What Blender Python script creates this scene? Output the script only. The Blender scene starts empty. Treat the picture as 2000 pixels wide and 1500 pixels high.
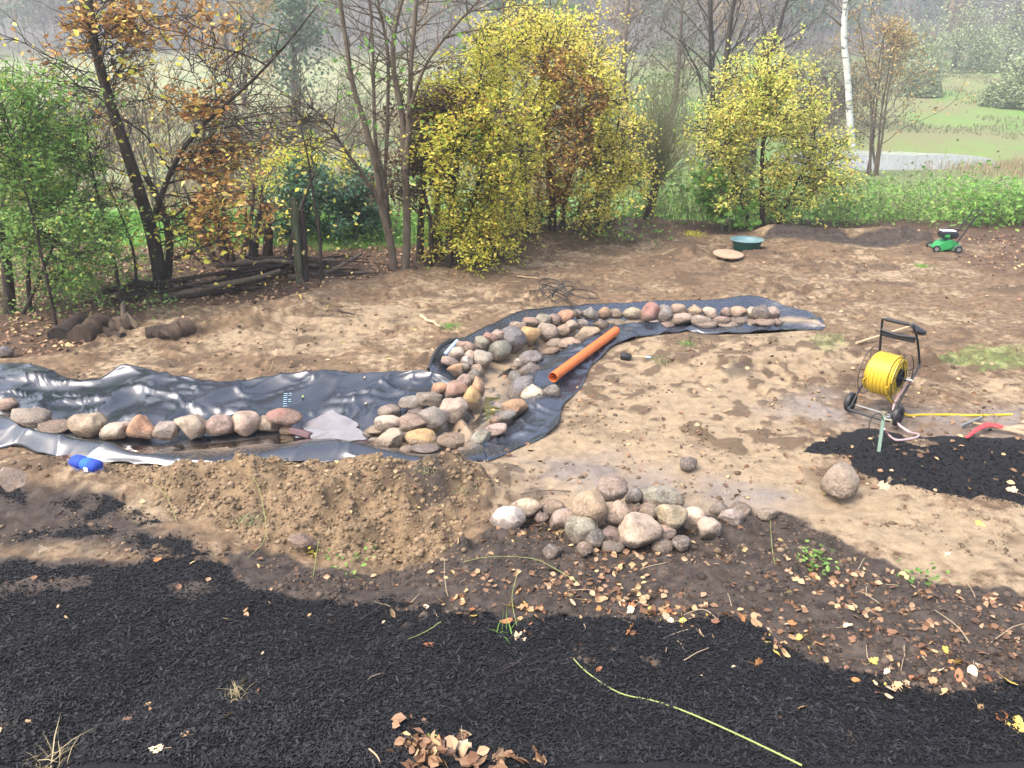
import bpy, math, random
import numpy as np
from mathutils import Vector, Matrix

# ------------------------------------------------------------------ camera, sky, sun, exposure
S = bpy.context.scene
COL = S.collection
CAM_H, PITCH, FPX = 3.85, math.radians(22.0), 1600.0      # eye height, tilt down, focal length for a 2000 px wide frame
cam = bpy.data.cameras.new('camera'); cam.sensor_width = 36.0; cam.lens = 36.0 * FPX / 2000.0
cam.clip_start = 0.05; cam.clip_end = 3000
camo = bpy.data.objects.new('camera', cam); COL.objects.link(camo)
camo.location = (0, 0, CAM_H); camo.rotation_euler = (math.pi / 2 - PITCH, 0, 0)
S.camera = camo

SUN_EL, SUN_AZ = math.radians(58), math.radians(-120)       # azimuth from +Y towards +X
w = bpy.data.worlds.new('World'); S.world = w; w.use_nodes = True
nt = w.node_tree; nt.nodes.clear()
sky = nt.nodes.new('ShaderNodeTexSky'); sky.sky_type = 'NISHITA'; sky.sun_disc = False
sky.sun_elevation = SUN_EL; sky.sun_rotation = SUN_AZ
sky.air_density = 1.0; sky.dust_density = 6.0; sky.ozone_density = 1.5
hsv = nt.nodes.new('ShaderNodeHueSaturation'); hsv.inputs['Saturation'].default_value = 0.95
bg = nt.nodes.new('ShaderNodeBackground'); bg.inputs['Strength'].default_value = 0.15
wo = nt.nodes.new('ShaderNodeOutputWorld')
nt.links.new(sky.outputs[0], hsv.inputs['Color']); nt.links.new(hsv.outputs[0], bg.inputs['Color'])
nt.links.new(bg.outputs[0], wo.inputs['Surface'])

sl = bpy.data.lights.new('sun', 'SUN'); sl.energy = 0.7; sl.angle = math.radians(36); sl.color = (1.0, 0.96, 0.9)
so = bpy.data.objects.new('sun', sl); COL.objects.link(so); so['kind'] = 'helper'
sd = Vector((math.sin(SUN_AZ) * math.cos(SUN_EL), math.cos(SUN_AZ) * math.cos(SUN_EL), math.sin(SUN_EL)))
so.rotation_euler = sd.to_track_quat('Z', 'Y').to_euler()
so.location = (-20, -10, 40)

S.view_settings.view_transform = 'Standard'; S.view_settings.look = 'None'
S.view_settings.exposure = 1.85; S.view_settings.gamma = 1.0; S.view_settings.use_curve_mapping = False
S.cycles.max_bounces = 6; S.cycles.diffuse_bounces = 3; S.cycles.glossy_bounces = 3
S.cycles.transmission_bounces = 4; S.cycles.transparent_max_bounces = 8; S.cycles.volume_bounces = 0
S.cycles.use_denoising = True
try: S.cycles.denoiser = 'OPENIMAGEDENOISE'
except Exception: pass

# ------------------------------------------------------------------ numeric helpers
rng = np.random.default_rng(7); random.seed(7)
CP, SP = math.cos(PITCH), math.sin(PITCH)
def raydir(px, py):
    u = (px - 1000) / FPX; v = (py - 750) / FPX
    return np.array([u, CP - v * SP, -SP - v * CP])
EYE = np.array([0, 0, CAM_H])
def W(px, py, z=0.0):                      # point on the level z
    d = raydir(px, py); return EYE + d * ((z - CAM_H) / d[2])
def at(px, py, Y):                         # point on the upright plane y = Y
    d = raydir(px, py); return EYE + d * (Y / d[1])
def ss(a, b, x):
    t = np.clip((x - a) / (b - a), 0, 1); return t * t * (3 - 2 * t)

_T2 = np.random.default_rng(1).random((256, 256))
def vn(x, y, seed=0):
    x = np.asarray(x, float) + seed * 17.31; y = np.asarray(y, float) + seed * 9.77
    xi = np.floor(x).astype(int); yi = np.floor(y).astype(int)
    fx = x - xi; fy = y - yi; fx = fx * fx * (3 - 2 * fx); fy = fy * fy * (3 - 2 * fy)
    a = _T2[xi & 255, yi & 255]; b = _T2[(xi + 1) & 255, yi & 255]
    c = _T2[xi & 255, (yi + 1) & 255]; d = _T2[(xi + 1) & 255, (yi + 1) & 255]
    return (a * (1 - fx) + b * fx) * (1 - fy) + (c * (1 - fx) + d * fx) * fy
def fbm(x, y, octv=4, seed=0, gain=0.5):
    s = 0; a = 1; n = 0
    for o in range(octv):
        s = s + a * vn(x * 2 ** o, y * 2 ** o, seed + o * 3); n += a; a *= gain
    return s / n - 0.5
_T3 = np.random.default_rng(2).random((32, 32, 32))
def vn3(p, seed=0):
    p = p + seed * 5.37; i = np.floor(p).astype(int); f = p - i; f = f * f * (3 - 2 * f); r = 0
    for dx in (0, 1):
        for dy in (0, 1):
            for dz in (0, 1):
                wgt = (f[:, 0] if dx else 1 - f[:, 0]) * (f[:, 1] if dy else 1 - f[:, 1]) * (f[:, 2] if dz else 1 - f[:, 2])
                r = r + wgt * _T3[(i[:, 0] + dx) & 31, (i[:, 1] + dy) & 31, (i[:, 2] + dz) & 31]
    return r - 0.5

def poly_sd(x, y, poly):                   # signed distance, positive inside
    P = np.asarray(poly, float)[:, :2]; d = np.full(x.shape, 1e9); ins = np.zeros(x.shape, bool)
    for i in range(len(P)):
        a = P[i]; b = P[(i + 1) % len(P)]; e = b - a
        t = np.clip(((x - a[0]) * e[0] + (y - a[1]) * e[1]) / max(e @ e, 1e-9), 0, 1)
        d = np.minimum(d, (x - a[0] - t * e[0]) ** 2 + (y - a[1] - t * e[1]) ** 2)
        if a[1] != b[1]:
            c = ((a[1] > y) != (b[1] > y)) & (x < (b[0] - a[0]) * (y - a[1]) / (b[1] - a[1]) + a[0])
            ins ^= c
    d = np.sqrt(d); return np.where(ins, d, -d)
def gpoly(pts, z=0.0): return [W(px, py, z)[:2] for px, py in pts]

# ------------------------------------------------------------------ mesh helpers
def mesh_np(name, verts, faces, smooth=True):
    """faces: an (n,3) or (n,4) array, or a list of such arrays / lists of indices"""
    me = bpy.data.meshes.new(name)
    verts = np.asarray(verts, np.float32)
    if isinstance(faces, np.ndarray): faces = [faces]
    if len(faces) and not isinstance(faces[0], np.ndarray):
        loops = np.concatenate([np.asarray(f, np.int32) for f in faces]); tot = np.array([len(f) for f in faces], np.int32)
    else:
        faces = [f for f in faces if len(f)]
        loops = np.concatenate([f.reshape(-1) for f in faces]).astype(np.int32)
        tot = np.concatenate([np.full(len(f), f.shape[1], np.int32) for f in faces])
    me.vertices.add(len(verts)); me.vertices.foreach_set('co', verts.reshape(-1))
    me.loops.add(len(loops)); me.loops.foreach_set('vertex_index', loops)
    me.polygons.add(len(tot)); st = np.concatenate([[0], np.cumsum(tot)[:-1]]).astype(np.int32)
    me.polygons.foreach_set('loop_start', st); me.polygons.foreach_set('loop_total', tot)
    me.polygons.foreach_set('use_smooth', np.full(len(tot), smooth, bool))
    me.update(calc_edges=True); return me
def obj(name, me, mat=None, parent=None, loc=None):
    o = bpy.data.objects.new(name, me); COL.objects.link(o)
    if mat is not None and me is not None and not me.materials: me.materials.append(mat)
    if parent is not None: o.parent = parent
    if loc is not None: o.location = [float(c) for c in loc]
    return o
def tag(o, label=None, cat=None, group=None, kind=None):
    if label: o['label'] = label
    if cat: o['category'] = cat
    if group: o['group'] = group
    if kind: o['kind'] = kind
    return o
def empty(name, loc, rz=0.0):
    o = bpy.data.objects.new(name, None); COL.objects.link(o); o.location = [float(c) for c in loc]
    o.rotation_euler = (0, 0, rz); o.empty_display_size = 0.1; return o

class MB:                                  # a mesh made of a few simple solids
    def __init__(s): s.v = []; s.f = []; s.n = 0
    def add(s, v, f):
        v = np.asarray(v, float); s.v.append(v); s.f += [[i + s.n for i in q] for q in f]; s.n += len(v); return s
    def tube(s, pts, r, k=8, cap=True, closed=False):
        v, f = tube_vf(np.asarray(pts, float), r, k, cap, closed); return s.add(v, f)
    def box(s, c, size, R=None, bev=0.0):
        c = np.asarray(c, float); h = np.asarray(size, float) / 2
        if bev <= 0:
            v = np.array([[x, y, z] for z in (-1, 1) for x, y in ((-1, -1), (1, -1), (1, 1), (-1, 1))]) * h
            f = [[3, 2, 1, 0], [4, 5, 6, 7], [0, 1, 5, 4], [1, 2, 6, 5], [2, 3, 7, 6], [3, 0, 4, 7]]
        else:
            b = bev; lv = []
            for z, ins in ((-h[2], b), (-h[2] + b, 0), (h[2] - b, 0), (h[2], b)):
                X, Y = h[0] - ins, h[1] - ins
                lv += [[-X + b, -Y, z], [X - b, -Y, z], [X, -Y + b, z], [X, Y - b, z], [X - b, Y, z], [-X + b, Y, z], [-X, Y - b, z], [-X, -Y + b, z]]
            v = np.array(lv); f = [list(range(7, -1, -1)), [24 + i for i in range(8)]]
            for l in range(3):
                for i in range(8): j = (i + 1) % 8; f.append([l * 8 + i, l * 8 + j, l * 8 + 8 + j, l * 8 + 8 + i])
        if R is not None: v = v @ np.asarray(R).T
        return s.add(v + c, f)
    def lathe(s, prof, k=24, c=(0, 0, 0), R=None):
        v = []; f = []
        for r, z in prof:
            for i in range(k): a = 2 * math.pi * i / k; v.append([r * math.cos(a), r * math.sin(a), z])
        for l in range(len(prof) - 1):
            for i in range(k): j = (i + 1) % k; f.append([l * k + i, l * k + j, (l + 1) * k + j, (l + 1) * k + i])
        v = np.array(v)
        if R is not None: v = v @ np.asarray(R).T
        return s.add(v + np.asarray(c, float), f)
    def prism(s, outline, a, b, R=None, c=(0, 0, 0)):     # 2-D outline (u,w) swept along local y from a to b
        n = len(outline); v = [[u, a, q] for u, q in outline] + [[u, b, q] for u, q in outline]
        f = [list(range(n)), list(range(2 * n - 1, n - 1, -1))] + [[i, n + i, n + (i + 1) % n, (i + 1) % n] for i in range(n)]
        v = np.array(v, float)
        if R is not None: v = v @ np.asarray(R).T
        return s.add(v + np.asarray(c, float), f)
    def build(s, name, mat, parent=None, loc=None, smooth=True):
        me = mesh_np(name, np.concatenate(s.v), s.f, smooth)
        if smooth:
            try: me.set_sharp_from_angle(angle=math.radians(40))
            except Exception: pass
        return obj(name, me, mat, parent, loc)

def tube_vf(pts, r, k=8, cap=True, closed=False):
    n = len(pts); r = np.broadcast_to(np.asarray(r, float), (n,))
    tan = np.roll(pts, -1, 0) - np.roll(pts, 1, 0)
    if not closed: tan[0] = pts[1] - pts[0]; tan[-1] = pts[-1] - pts[-2]
    tan /= np.maximum(np.linalg.norm(tan, axis=1, keepdims=True), 1e-9)
    u = np.cross(tan[0], [0, 0, 1.0]);
    if np.linalg.norm(u) < 1e-3: u = np.array([1.0, 0, 0])
    v = []; a = np.arange(k) * 2 * math.pi / k
    for i in range(n):
        u = u - tan[i] * (u @ tan[i]); u = u / max(np.linalg.norm(u), 1e-9); b = np.cross(tan[i], u)
        v.append(pts[i] + r[i] * (np.cos(a)[:, None] * u + np.sin(a)[:, None] * b))
    v = np.concatenate(v); f = []
    for i in range(n if closed else n - 1):
        i2 = (i + 1) % n
        for j in range(k): j2 = (j + 1) % k; f.append([i * k + j, i * k + j2, i2 * k + j2, i2 * k + j])
    if cap and not closed: f += [list(range(k - 1, -1, -1)), [(n - 1) * k + j for j in range(k)]]
    return v, f
def spline(pts, n):
    P = np.asarray(pts, float); m = len(P); out = []
    for t in np.linspace(0, m - 1, n):
        i = min(int(t), m - 2); f = t - i
        p0 = P[max(i - 1, 0)]; p1 = P[i]; p2 = P[i + 1]; p3 = P[min(i + 2, m - 1)]
        out.append(0.5 * (2 * p1 + (p2 - p0) * f + (2 * p0 - 5 * p1 + 4 * p2 - p3) * f * f + (3 * p1 - p0 - 3 * p2 + p3) * f ** 3))
    return np.array(out)
def rotz(a): c, s = math.cos(a), math.sin(a); return np.array([[c, -s, 0], [s, c, 0], [0, 0, 1.0]])

# ------------------------------------------------------------------ materials
class N:
    def __init__(s, name):
        s.m = bpy.data.materials.new(name); s.m.use_nodes = True; s.t = s.m.node_tree; s.t.nodes.clear()
        s.out = s.t.nodes.new('ShaderNodeOutputMaterial')
    def n(s, typ, **kw):
        nd = s.t.nodes.new(typ)
        for k, v in kw.items():
            if k.startswith('i_'): nd.inputs[int(k[2:]) if k[2:].isdigit() else k[2:].replace('_', ' ')].default_value = v
            else: setattr(nd, k, v)
        return nd
    def l(s, a, b): s.t.links.new(a, b)
    def noise(s, vec, scale, detail=4, rough=0.55):
        nd = s.n('ShaderNodeTexNoise'); nd.inputs['Scale'].default_value = scale; nd.inputs['Detail'].default_value = detail
        nd.inputs['Roughness'].default_value = rough; s.l(vec, nd.inputs['Vector']); return nd.outputs['Fac']
    def ramp(s, fac, stops):
        nd = s.n('ShaderNodeValToRGB'); e = nd.color_ramp.elements
        while len(e) < len(stops): e.new(0.5)
        for i, (p, c) in enumerate(stops):
            e[i].position = p; e[i].color = (c, c, c, 1) if np.isscalar(c) else (*c, 1)
        s.l(fac, nd.inputs[0]); return nd.outputs[0]
    def mix(s, f, a, b):
        nd = s.n('ShaderNodeMix', data_type='RGBA')
        for k, v in ((0, f), (6, a), (7, b)):
            if hasattr(v, 'links') or hasattr(v, 'is_output'): s.l(v, nd.inputs[k])
            else: nd.inputs[k].default_value = v if k == 0 else (*v, 1)
        return nd.outputs[2]
    def mul(s, a, b, op='MULTIPLY'):
        nd = s.n('ShaderNodeMath', operation=op)
        for k, v in ((0, a), (1, b)):
            if hasattr(v, 'is_output'): s.l(v, nd.inputs[k])
            else: nd.inputs[k].default_value = v
        return nd.outputs[0]
    def bsdf(s, col, rough=0.7, bump=None, bdist=0.01, bstr=0.6, spec=0.5, metal=0.0, **kw):
        b = s.n('ShaderNodeBsdfPrincipled')
        if hasattr(col, 'is_output'): s.l(col, b.inputs['Base Color'])
        else: b.inputs['Base Color'].default_value = (*col, 1)
        if hasattr(rough, 'is_output'): s.l(rough, b.inputs['Roughness'])
        else: b.inputs['Roughness'].default_value = rough
        b.inputs['Specular IOR Level'].default_value = spec; b.inputs['Metallic'].default_value = metal
        if bump is not None:
            bp = s.n('ShaderNodeBump'); bp.inputs['Distance'].default_value = bdist; bp.inputs['Strength'].default_value = bstr
            s.l(bump, bp.inputs['Height']); s.l(bp.outputs[0], b.inputs['Normal'])
        s.b = b; s.l(b.outputs[0], s.out.inputs[0]); return b
def gpos(m): return m.n('ShaderNodeNewGeometry').outputs['Position']
def opos(m): return m.n('ShaderNodeTexCoord').outputs['Object']

def plain(name, col, rough=0.6, var=0.25, scale=8.0, metal=0.0, bump=0.3, spec=0.4):
    m = N(name); p = opos(m); f = m.noise(p, scale, 5)
    c = m.mix(f, tuple(x * (1 - var) for x in col), tuple(min(x * (1 + var), 1) for x in col))
    m.bsdf(c, rough, f, 0.004, bump, spec, metal); return m.m
def leafmat(name, cols, trans=0.3, rough=0.55, patch=None, pscale=1.2):
    """colour per leaf from a ramp; a large soft noise shifts whole sprays"""
    m = N(name); g = m.n('ShaderNodeNewGeometry')
    r = g.outputs['Random Per Island']
    cl = m.noise(g.outputs['Position'], pscale, 2)
    fac = m.mul(m.mul(r, 0.62), m.mul(cl, 0.62), 'ADD'); fac = m.mul(fac, 0.12, 'SUBTRACT')
    k = len(cols); c = m.ramp(fac, [(0.12 + 0.76 * i / max(k - 1, 1), cc) for i, cc in enumerate(cols)])
    b = m.bsdf(c, rough, spec=0.3)
    t = m.n('ShaderNodeBsdfTranslucent'); m.l(c, t.inputs[0])
    mx = m.n('ShaderNodeMixShader'); mx.inputs[0].default_value = trans
    m.l(b.outputs[0], mx.inputs[1]); m.l(t.outputs[0], mx.inputs[2]); m.l(mx.outputs[0], m.out.inputs[0]); return m.m
def barkmat(name, a, b, scale=18.0):
    m = N(name); p = gpos(m); mp = m.n('ShaderNodeMapping'); mp.inputs['Scale'].default_value = (1, 1, 0.25); m.l(p, mp.inputs[0])
    f = m.noise(mp.outputs[0], scale, 6, 0.65); c = m.mix(m.ramp(f, [(0.3, 0.0), (0.7, 1.0)]), a, b)
    m.bsdf(c, 0.9, f, 0.02, 0.8, 0.2); return m.m

M = {}
M['bark_dark'] = barkmat('dark_bark', (0.025, 0.020, 0.016), (0.075, 0.06, 0.048))
M['bark_grey'] = barkmat('grey_brown_bark', (0.07, 0.055, 0.042), (0.17, 0.135, 0.10))
M['bark_log'] = barkmat('soiled_log_bark', (0.028, 0.021, 0.016), (0.12, 0.085, 0.06), 9)
M['bark_moss'] = barkmat('mossy_wood', (0.045, 0.055, 0.03), (0.12, 0.13, 0.075))
M['bark_olive'] = barkmat('olive_twigs', (0.10, 0.11, 0.06), (0.22, 0.22, 0.13))
M['wood_pale'] = barkmat('pale_wood', (0.36, 0.25, 0.15), (0.55, 0.42, 0.27), 30)
M['wood_dead'] = barkmat('dead_branch', (0.018, 0.014, 0.012), (0.06, 0.045, 0.036), 25)
m = N('birch_bark'); p = gpos(m); mp = m.n('ShaderNodeMapping'); mp.inputs['Scale'].default_value = (0.6, 0.6, 3.0); m.l(p, mp.inputs[0])
f = m.noise(mp.outputs[0], 2.2, 5, 0.7); m.bsdf(m.ramp(f, [(0.36, (0.05, 0.045, 0.04)), (0.46, (0.52, 0.50, 0.48)), (0.8, (0.66, 0.65, 0.63))]), 0.7); M['birch'] = m.m
M['leaf_brown'] = leafmat('rust_leaves', [(0.20, 0.085, 0.03), (0.34, 0.165, 0.055), (0.48, 0.27, 0.085), (0.60, 0.40, 0.12)])
M['leaf_yellow'] = leafmat('yellow_leaves', [(0.36, 0.42, 0.06), (0.70, 0.66, 0.09), (0.86, 0.76, 0.14), (0.88, 0.80, 0.30), (0.66, 0.40, 0.08)], 0.5)
M['leaf_ygreen'] = leafmat('yellow_green_leaves', [(0.24, 0.36, 0.05), (0.50, 0.56, 0.08), (0.74, 0.68, 0.10), (0.82, 0.70, 0.14), (0.6, 0.36, 0.07)], 0.5)
M['leaf_lemon'] = leafmat('lemon_leaves', [(0.26, 0.40, 0.07), (0.52, 0.60, 0.13), (0.78, 0.74, 0.17), (0.84, 0.74, 0.22), (0.62, 0.46, 0.12)], 0.5)
M['leaf_green'] = leafmat('green_leaves', [(0.08, 0.18, 0.035), (0.16, 0.32, 0.07), (0.27, 0.44, 0.11), (0.42, 0.52, 0.17)], 0.45)
M['leaf_dark'] = leafmat('dark_glossy_leaves', [(0.025, 0.07, 0.04), (0.05, 0.13, 0.07), (0.10, 0.21, 0.11)], 0.2, 0.3)
M['leaf_bright'] = leafmat('bright_green_leaves', [(0.10, 0.26, 0.05), (0.20, 0.40, 0.08), (0.32, 0.46, 0.10)], 0.4)
M['leaf_dry'] = leafmat('dry_brown_leaves', [(0.07, 0.04, 0.025), (0.15, 0.09, 0.055), (0.22, 0.14, 0.085)], 0.2)
M['leaf_olive'] = leafmat('olive_leaves', [(0.12, 0.14, 0.07), (0.20, 0.22, 0.11), (0.30, 0.30, 0.15)], 0.3)
M['far_grey'] = leafmat('far_twig_haze', [(0.085, 0.08, 0.07), (0.14, 0.125, 0.105), (0.20, 0.17, 0.135)], 0.2, pscale=0.1)
M['far_green'] = leafmat('far_green_crowns', [(0.05, 0.10, 0.06), (0.10, 0.165, 0.085), (0.18, 0.24, 0.11)], 0.2, pscale=0.08)
M['far_willow'] = leafmat('far_willow_leaves', [(0.19, 0.24, 0.13), (0.30, 0.36, 0.19), (0.44, 0.48, 0.26)], 0.25, pscale=0.25)
M['far_rust'] = leafmat('far_autumn_crowns', [(0.22, 0.16, 0.08), (0.38, 0.27, 0.12), (0.48, 0.36, 0.15)], 0.25, pscale=0.08)
M['litter'] = leafmat('leaf_litter', [(0.07, 0.037, 0.024), (0.15, 0.08, 0.045), (0.25, 0.145, 0.08), (0.38, 0.26, 0.155), (0.50, 0.38, 0.15)], 0.05, pscale=0.8)
M['grass'] = leafmat('grass_blades', [(0.08, 0.20, 0.035), (0.15, 0.33, 0.06), (0.25, 0.40, 0.09)], 0.3, pscale=0.5)
M['reed'] = leafmat('dry_reed', [(0.20, 0.16, 0.085), (0.31, 0.25, 0.14), (0.43, 0.36, 0.21)], 0.2, pscale=0.3)
M['chip'] = leafmat('bark_chips', [(0.0045, 0.0048, 0.0055), (0.007, 0.0073, 0.0084), (0.0105, 0.011, 0.0125), (0.02, 0.0205, 0.0225)], 0.0, 0.6, pscale=0.9)
M['clod_sand'] = leafmat('sandy_crumbs', [(0.10, 0.068, 0.04), (0.15, 0.105, 0.062), (0.21, 0.15, 0.088), (0.26, 0.19, 0.115)], 0.0, 0.95, pscale=2.5)
M['clod_dark'] = leafmat('dark_soil_crumbs', [(0.02, 0.016, 0.012), (0.04, 0.031, 0.025), (0.07, 0.054, 0.042), (0.12, 0.09, 0.065)], 0.0, 0.95, pscale=2.0)
M['clod'] = leafmat('soil_clods', [(0.055, 0.038, 0.024), (0.10, 0.07, 0.045), (0.16, 0.115, 0.072), (0.24, 0.18, 0.118)], 0.0, 0.95, pscale=0.35)

# stone: each stone's own colour comes from its object colour
m = N('field_stone'); oi = m.n('ShaderNodeObjectInfo'); p = opos(m)
add = m.n('ShaderNodeVectorMath', operation='ADD'); m.l(p, add.inputs[0])
cmb = m.n('ShaderNodeCombineXYZ'); m.l(m.mul(oi.outputs['Random'], 40.0), cmb.inputs[0]); m.l(cmb.outputs[0], add.inputs[1]); v = add.outputs[0]
f1 = m.noise(v, 7, 6, 0.65); f2 = m.noise(v, 45, 4, 0.7); f3 = m.noise(v, 160, 2)
lo = m.n('ShaderNodeMix', data_type='RGBA', blend_type='MULTIPLY'); lo.inputs[0].default_value = 1; m.l(oi.outputs['Color'], lo.inputs[6])
m.l(m.ramp(f1, [(0.30, (0.42, 0.38, 0.34)), (0.5, (0.95, 0.95, 0.95)), (0.72, (1.25, 1.2, 1.12))]), lo.inputs[7])
sz = m.n('ShaderNodeSeparateXYZ'); m.l(p, sz.inputs[0]); mud = m.mul(m.ramp(m.mul(m.mul(sz.outputs[2], 5.0), m.mul(f1, 1.2), 'SUBTRACT'), [(0.0, 1.0), (0.12, 0.0)]), 0.75)
lo_o = m.mix(mud, lo.outputs[2], (0.11, 0.08, 0.055))
c = m.mix(m.mul(m.ramp(f2, [(0.53, 0.0), (0.66, 1.0)]), 0.5), lo_o, (0.5, 0.44, 0.38))
c = m.mix(m.mul(m.ramp(f2, [(0.30, 1.0), (0.45, 0.0)]), 0.65), c, (0.075, 0.06, 0.05))
m.bsdf(c, m.ramp(f1, [(0.35, 0.38), (0.65, 0.68)]), m.mul(f2, m.mul(f3, 0.4), 'ADD'), 0.022, 0.8, 0.45); M['stone'] = m.m

# fallen leaf: object colour with veins of noise
m = N('fallen_leaf'); oi = m.n('ShaderNodeObjectInfo'); p = opos(m); f = m.noise(p, 60, 4)
lo = m.n('ShaderNodeMix', data_type='RGBA', blend_type='MULTIPLY'); lo.inputs[0].default_value = 1; m.l(oi.outputs['Color'], lo.inputs[6])
m.l(m.ramp(f, [(0.3, (0.6, 0.5, 0.42)), (0.6, (1.05, 1.03, 1))]), lo.inputs[7]); m.bsdf(lo.outputs[2], 0.5, f, 0.003, 0.5, 0.35); M['fallen'] = m.m

# pond liner: glossy black rubber with silt and dust where sediment settles (attribute silt)
def liner_mat(name, base, r0, dust_amt):
    m = N(name); p = gpos(m); atn = m.n('ShaderNodeAttribute', attribute_name='silt')
    f = m.noise(p, 5, 6, 0.65); f2 = m.noise(p, 30, 4)
    sm = m.mul(atn.outputs['Fac'], m.ramp(f, [(0.36, 0.0), (0.47, 1.0)]))
    dust = m.mul(m.ramp(m.noise(p, 2.3, 5, 0.7), [(0.45, 0.0), (0.75, 1.0)]), dust_amt)
    c = m.mix(dust, base, (0.12, 0.125, 0.135)); c = m.mix(sm, c, (0.30, 0.22, 0.14))
    m.bsdf(c, m.mix(sm, m.ramp(f2, [(0.3, r0), (0.7, r0 + .08)]), (0.4, 0.4, 0.4)), m.noise(p, 6, 2), 0.004, 0.05, 1.0); m.b.inputs['Coat Weight'].default_value = 0.3; m.b.inputs['Coat Roughness'].default_value = 0.28; return m.m
M['liner'] = liner_mat('wet_pond_liner', (0.012, 0.016, 0.024), .2, .07)
M['liner_sheen'] = liner_mat('sheen_pond_liner', (0.018, 0.024, 0.036), .22, .1)  # same rubber, base colour lightened to stand in for grazing sky reflection

# water film
m = N('shallow_water'); p = gpos(m); f = m.noise(p, 9, 2)
gl = m.n('ShaderNodeBsdfGlossy'); gl.inputs['Roughness'].default_value = 0.14
tr = m.n('ShaderNodeBsdfTransparent'); tr.inputs[0].default_value = (1, .99, .97, 1)
fr = m.n('ShaderNodeFresnel'); fr.inputs['IOR'].default_value = 1.33
bp = m.n('ShaderNodeBump'); bp.inputs['Strength'].default_value = 0.4; bp.inputs['Distance'].default_value = 0.03; m.l(f, bp.inputs['Height'])
m.l(bp.outputs[0], gl.inputs['Normal']); m.l(bp.outputs[0], fr.inputs['Normal'])
mx = m.n('ShaderNodeMixShader'); m.l(fr.outputs[0], mx.inputs[0]); m.l(tr.outputs[0], mx.inputs[1]); m.l(gl.outputs[0], mx.inputs[2]); m.l(mx.outputs[0], m.out.inputs[0]); M['film'] = m.m
m = N('pond_water'); m.bsdf((0.36, 0.38, 0.39), 0.08, m.noise(gpos(m), 2.0, 3), 0.02, 0.12, 0.8); M['water'] = m.m  # pale base colour paints in the bright sky mirrored by the valley pool

M['orange'] = plain('orange_plastic', (0.60, 0.15, 0.035), 0.42, 0.22, 9, bump=0.05)
M['yellow'] = plain('yellow_hose', (0.52, 0.36, 0.03), 0.42, 0.12, 20, bump=0.1)
M['pinkhose'] = plain('pale_pink_hose', (0.50, 0.36, 0.36), 0.4, 0.12, 20, bump=0.1)
M['black'] = plain('black_rubber', (0.018, 0.019, 0.021), 0.5, 0.3, 15)
M['blackmetal'] = plain('black_painted_metal', (0.02, 0.022, 0.026), 0.35, 0.3, 15, bump=0.1)
M['greymetal'] = plain('worn_grey_metal', (0.30, 0.31, 0.31), 0.45, 0.25, 25, 0.6)
M['brass'] = plain('dull_brass', (0.42, 0.38, 0.28), 0.35, 0.2, 25, 0.7)
M['bluegrey'] = plain('pale_blue_plastic', (0.34, 0.45, 0.55), 0.4, 0.1, 8)
M['greenpole'] = plain('green_painted_metal', (0.09, 0.15, 0.11), 0.5, 0.35, 25)
M['tubgreen'] = plain('dark_green_plastic', (0.012, 0.06, 0.05), 0.4, 0.2, 10)
M['tubpale'] = plain('pale_teal_plastic', (0.13, 0.22, 0.23), 0.45, 0.08, 6, bump=0.1)
M['lid'] = plain('sandy_concrete', (0.33, 0.24, 0.16), 0.9, 0.2, 20)
M['mowgreen'] = plain('bright_green_paint', (0.03, 0.27, 0.075), 0.5, 0.45, 8, bump=0.05)
M['white'] = plain('white_paint', (0.7, 0.72, 0.74), 0.4, 0.06, 10, bump=0.05)
M['red'] = plain('red_paint', (0.62, 0.045, 0.05), 0.42, 0.15, 20, bump=0.15)
M['blue'] = plain('deep_blue_plush', (0.015, 0.05, 0.34), 0.8, 0.25, 40, bump=0.8)
M['blue2'] = plain('bright_blue_plush', (0.02, 0.11, 0.72), 0.8, 0.2, 40, bump=0.8)
M['fringe'] = plain('pale_blue_fringe', (0.30, 0.34, 0.55), 0.8, 0.2, 20)
M['bramble'] = plain('green_stem', (0.24, 0.28, 0.09), 0.6, 0.4, 12)
M['twig'] = plain('dry_stalk', (0.30, 0.23, 0.15), 0.8, 0.3, 20)
M['darktwig'] = plain('dark_twig', (0.045, 0.032, 0.025), 0.8, 0.3, 20)
M['print'] = plain('pale_blue_print', (0.35, 0.55, 0.65), 0.5, 0.1, 10)
M['slate'] = plain('purple_slate', (0.20, 0.185, 0.19), 0.2, 0.4, 7, bump=0.6, spec=0.7)
M['slate_edge'] = plain('dark_purple_slate', (0.10, 0.055, 0.06), 0.55, 0.3, 14, bump=0.6)

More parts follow.
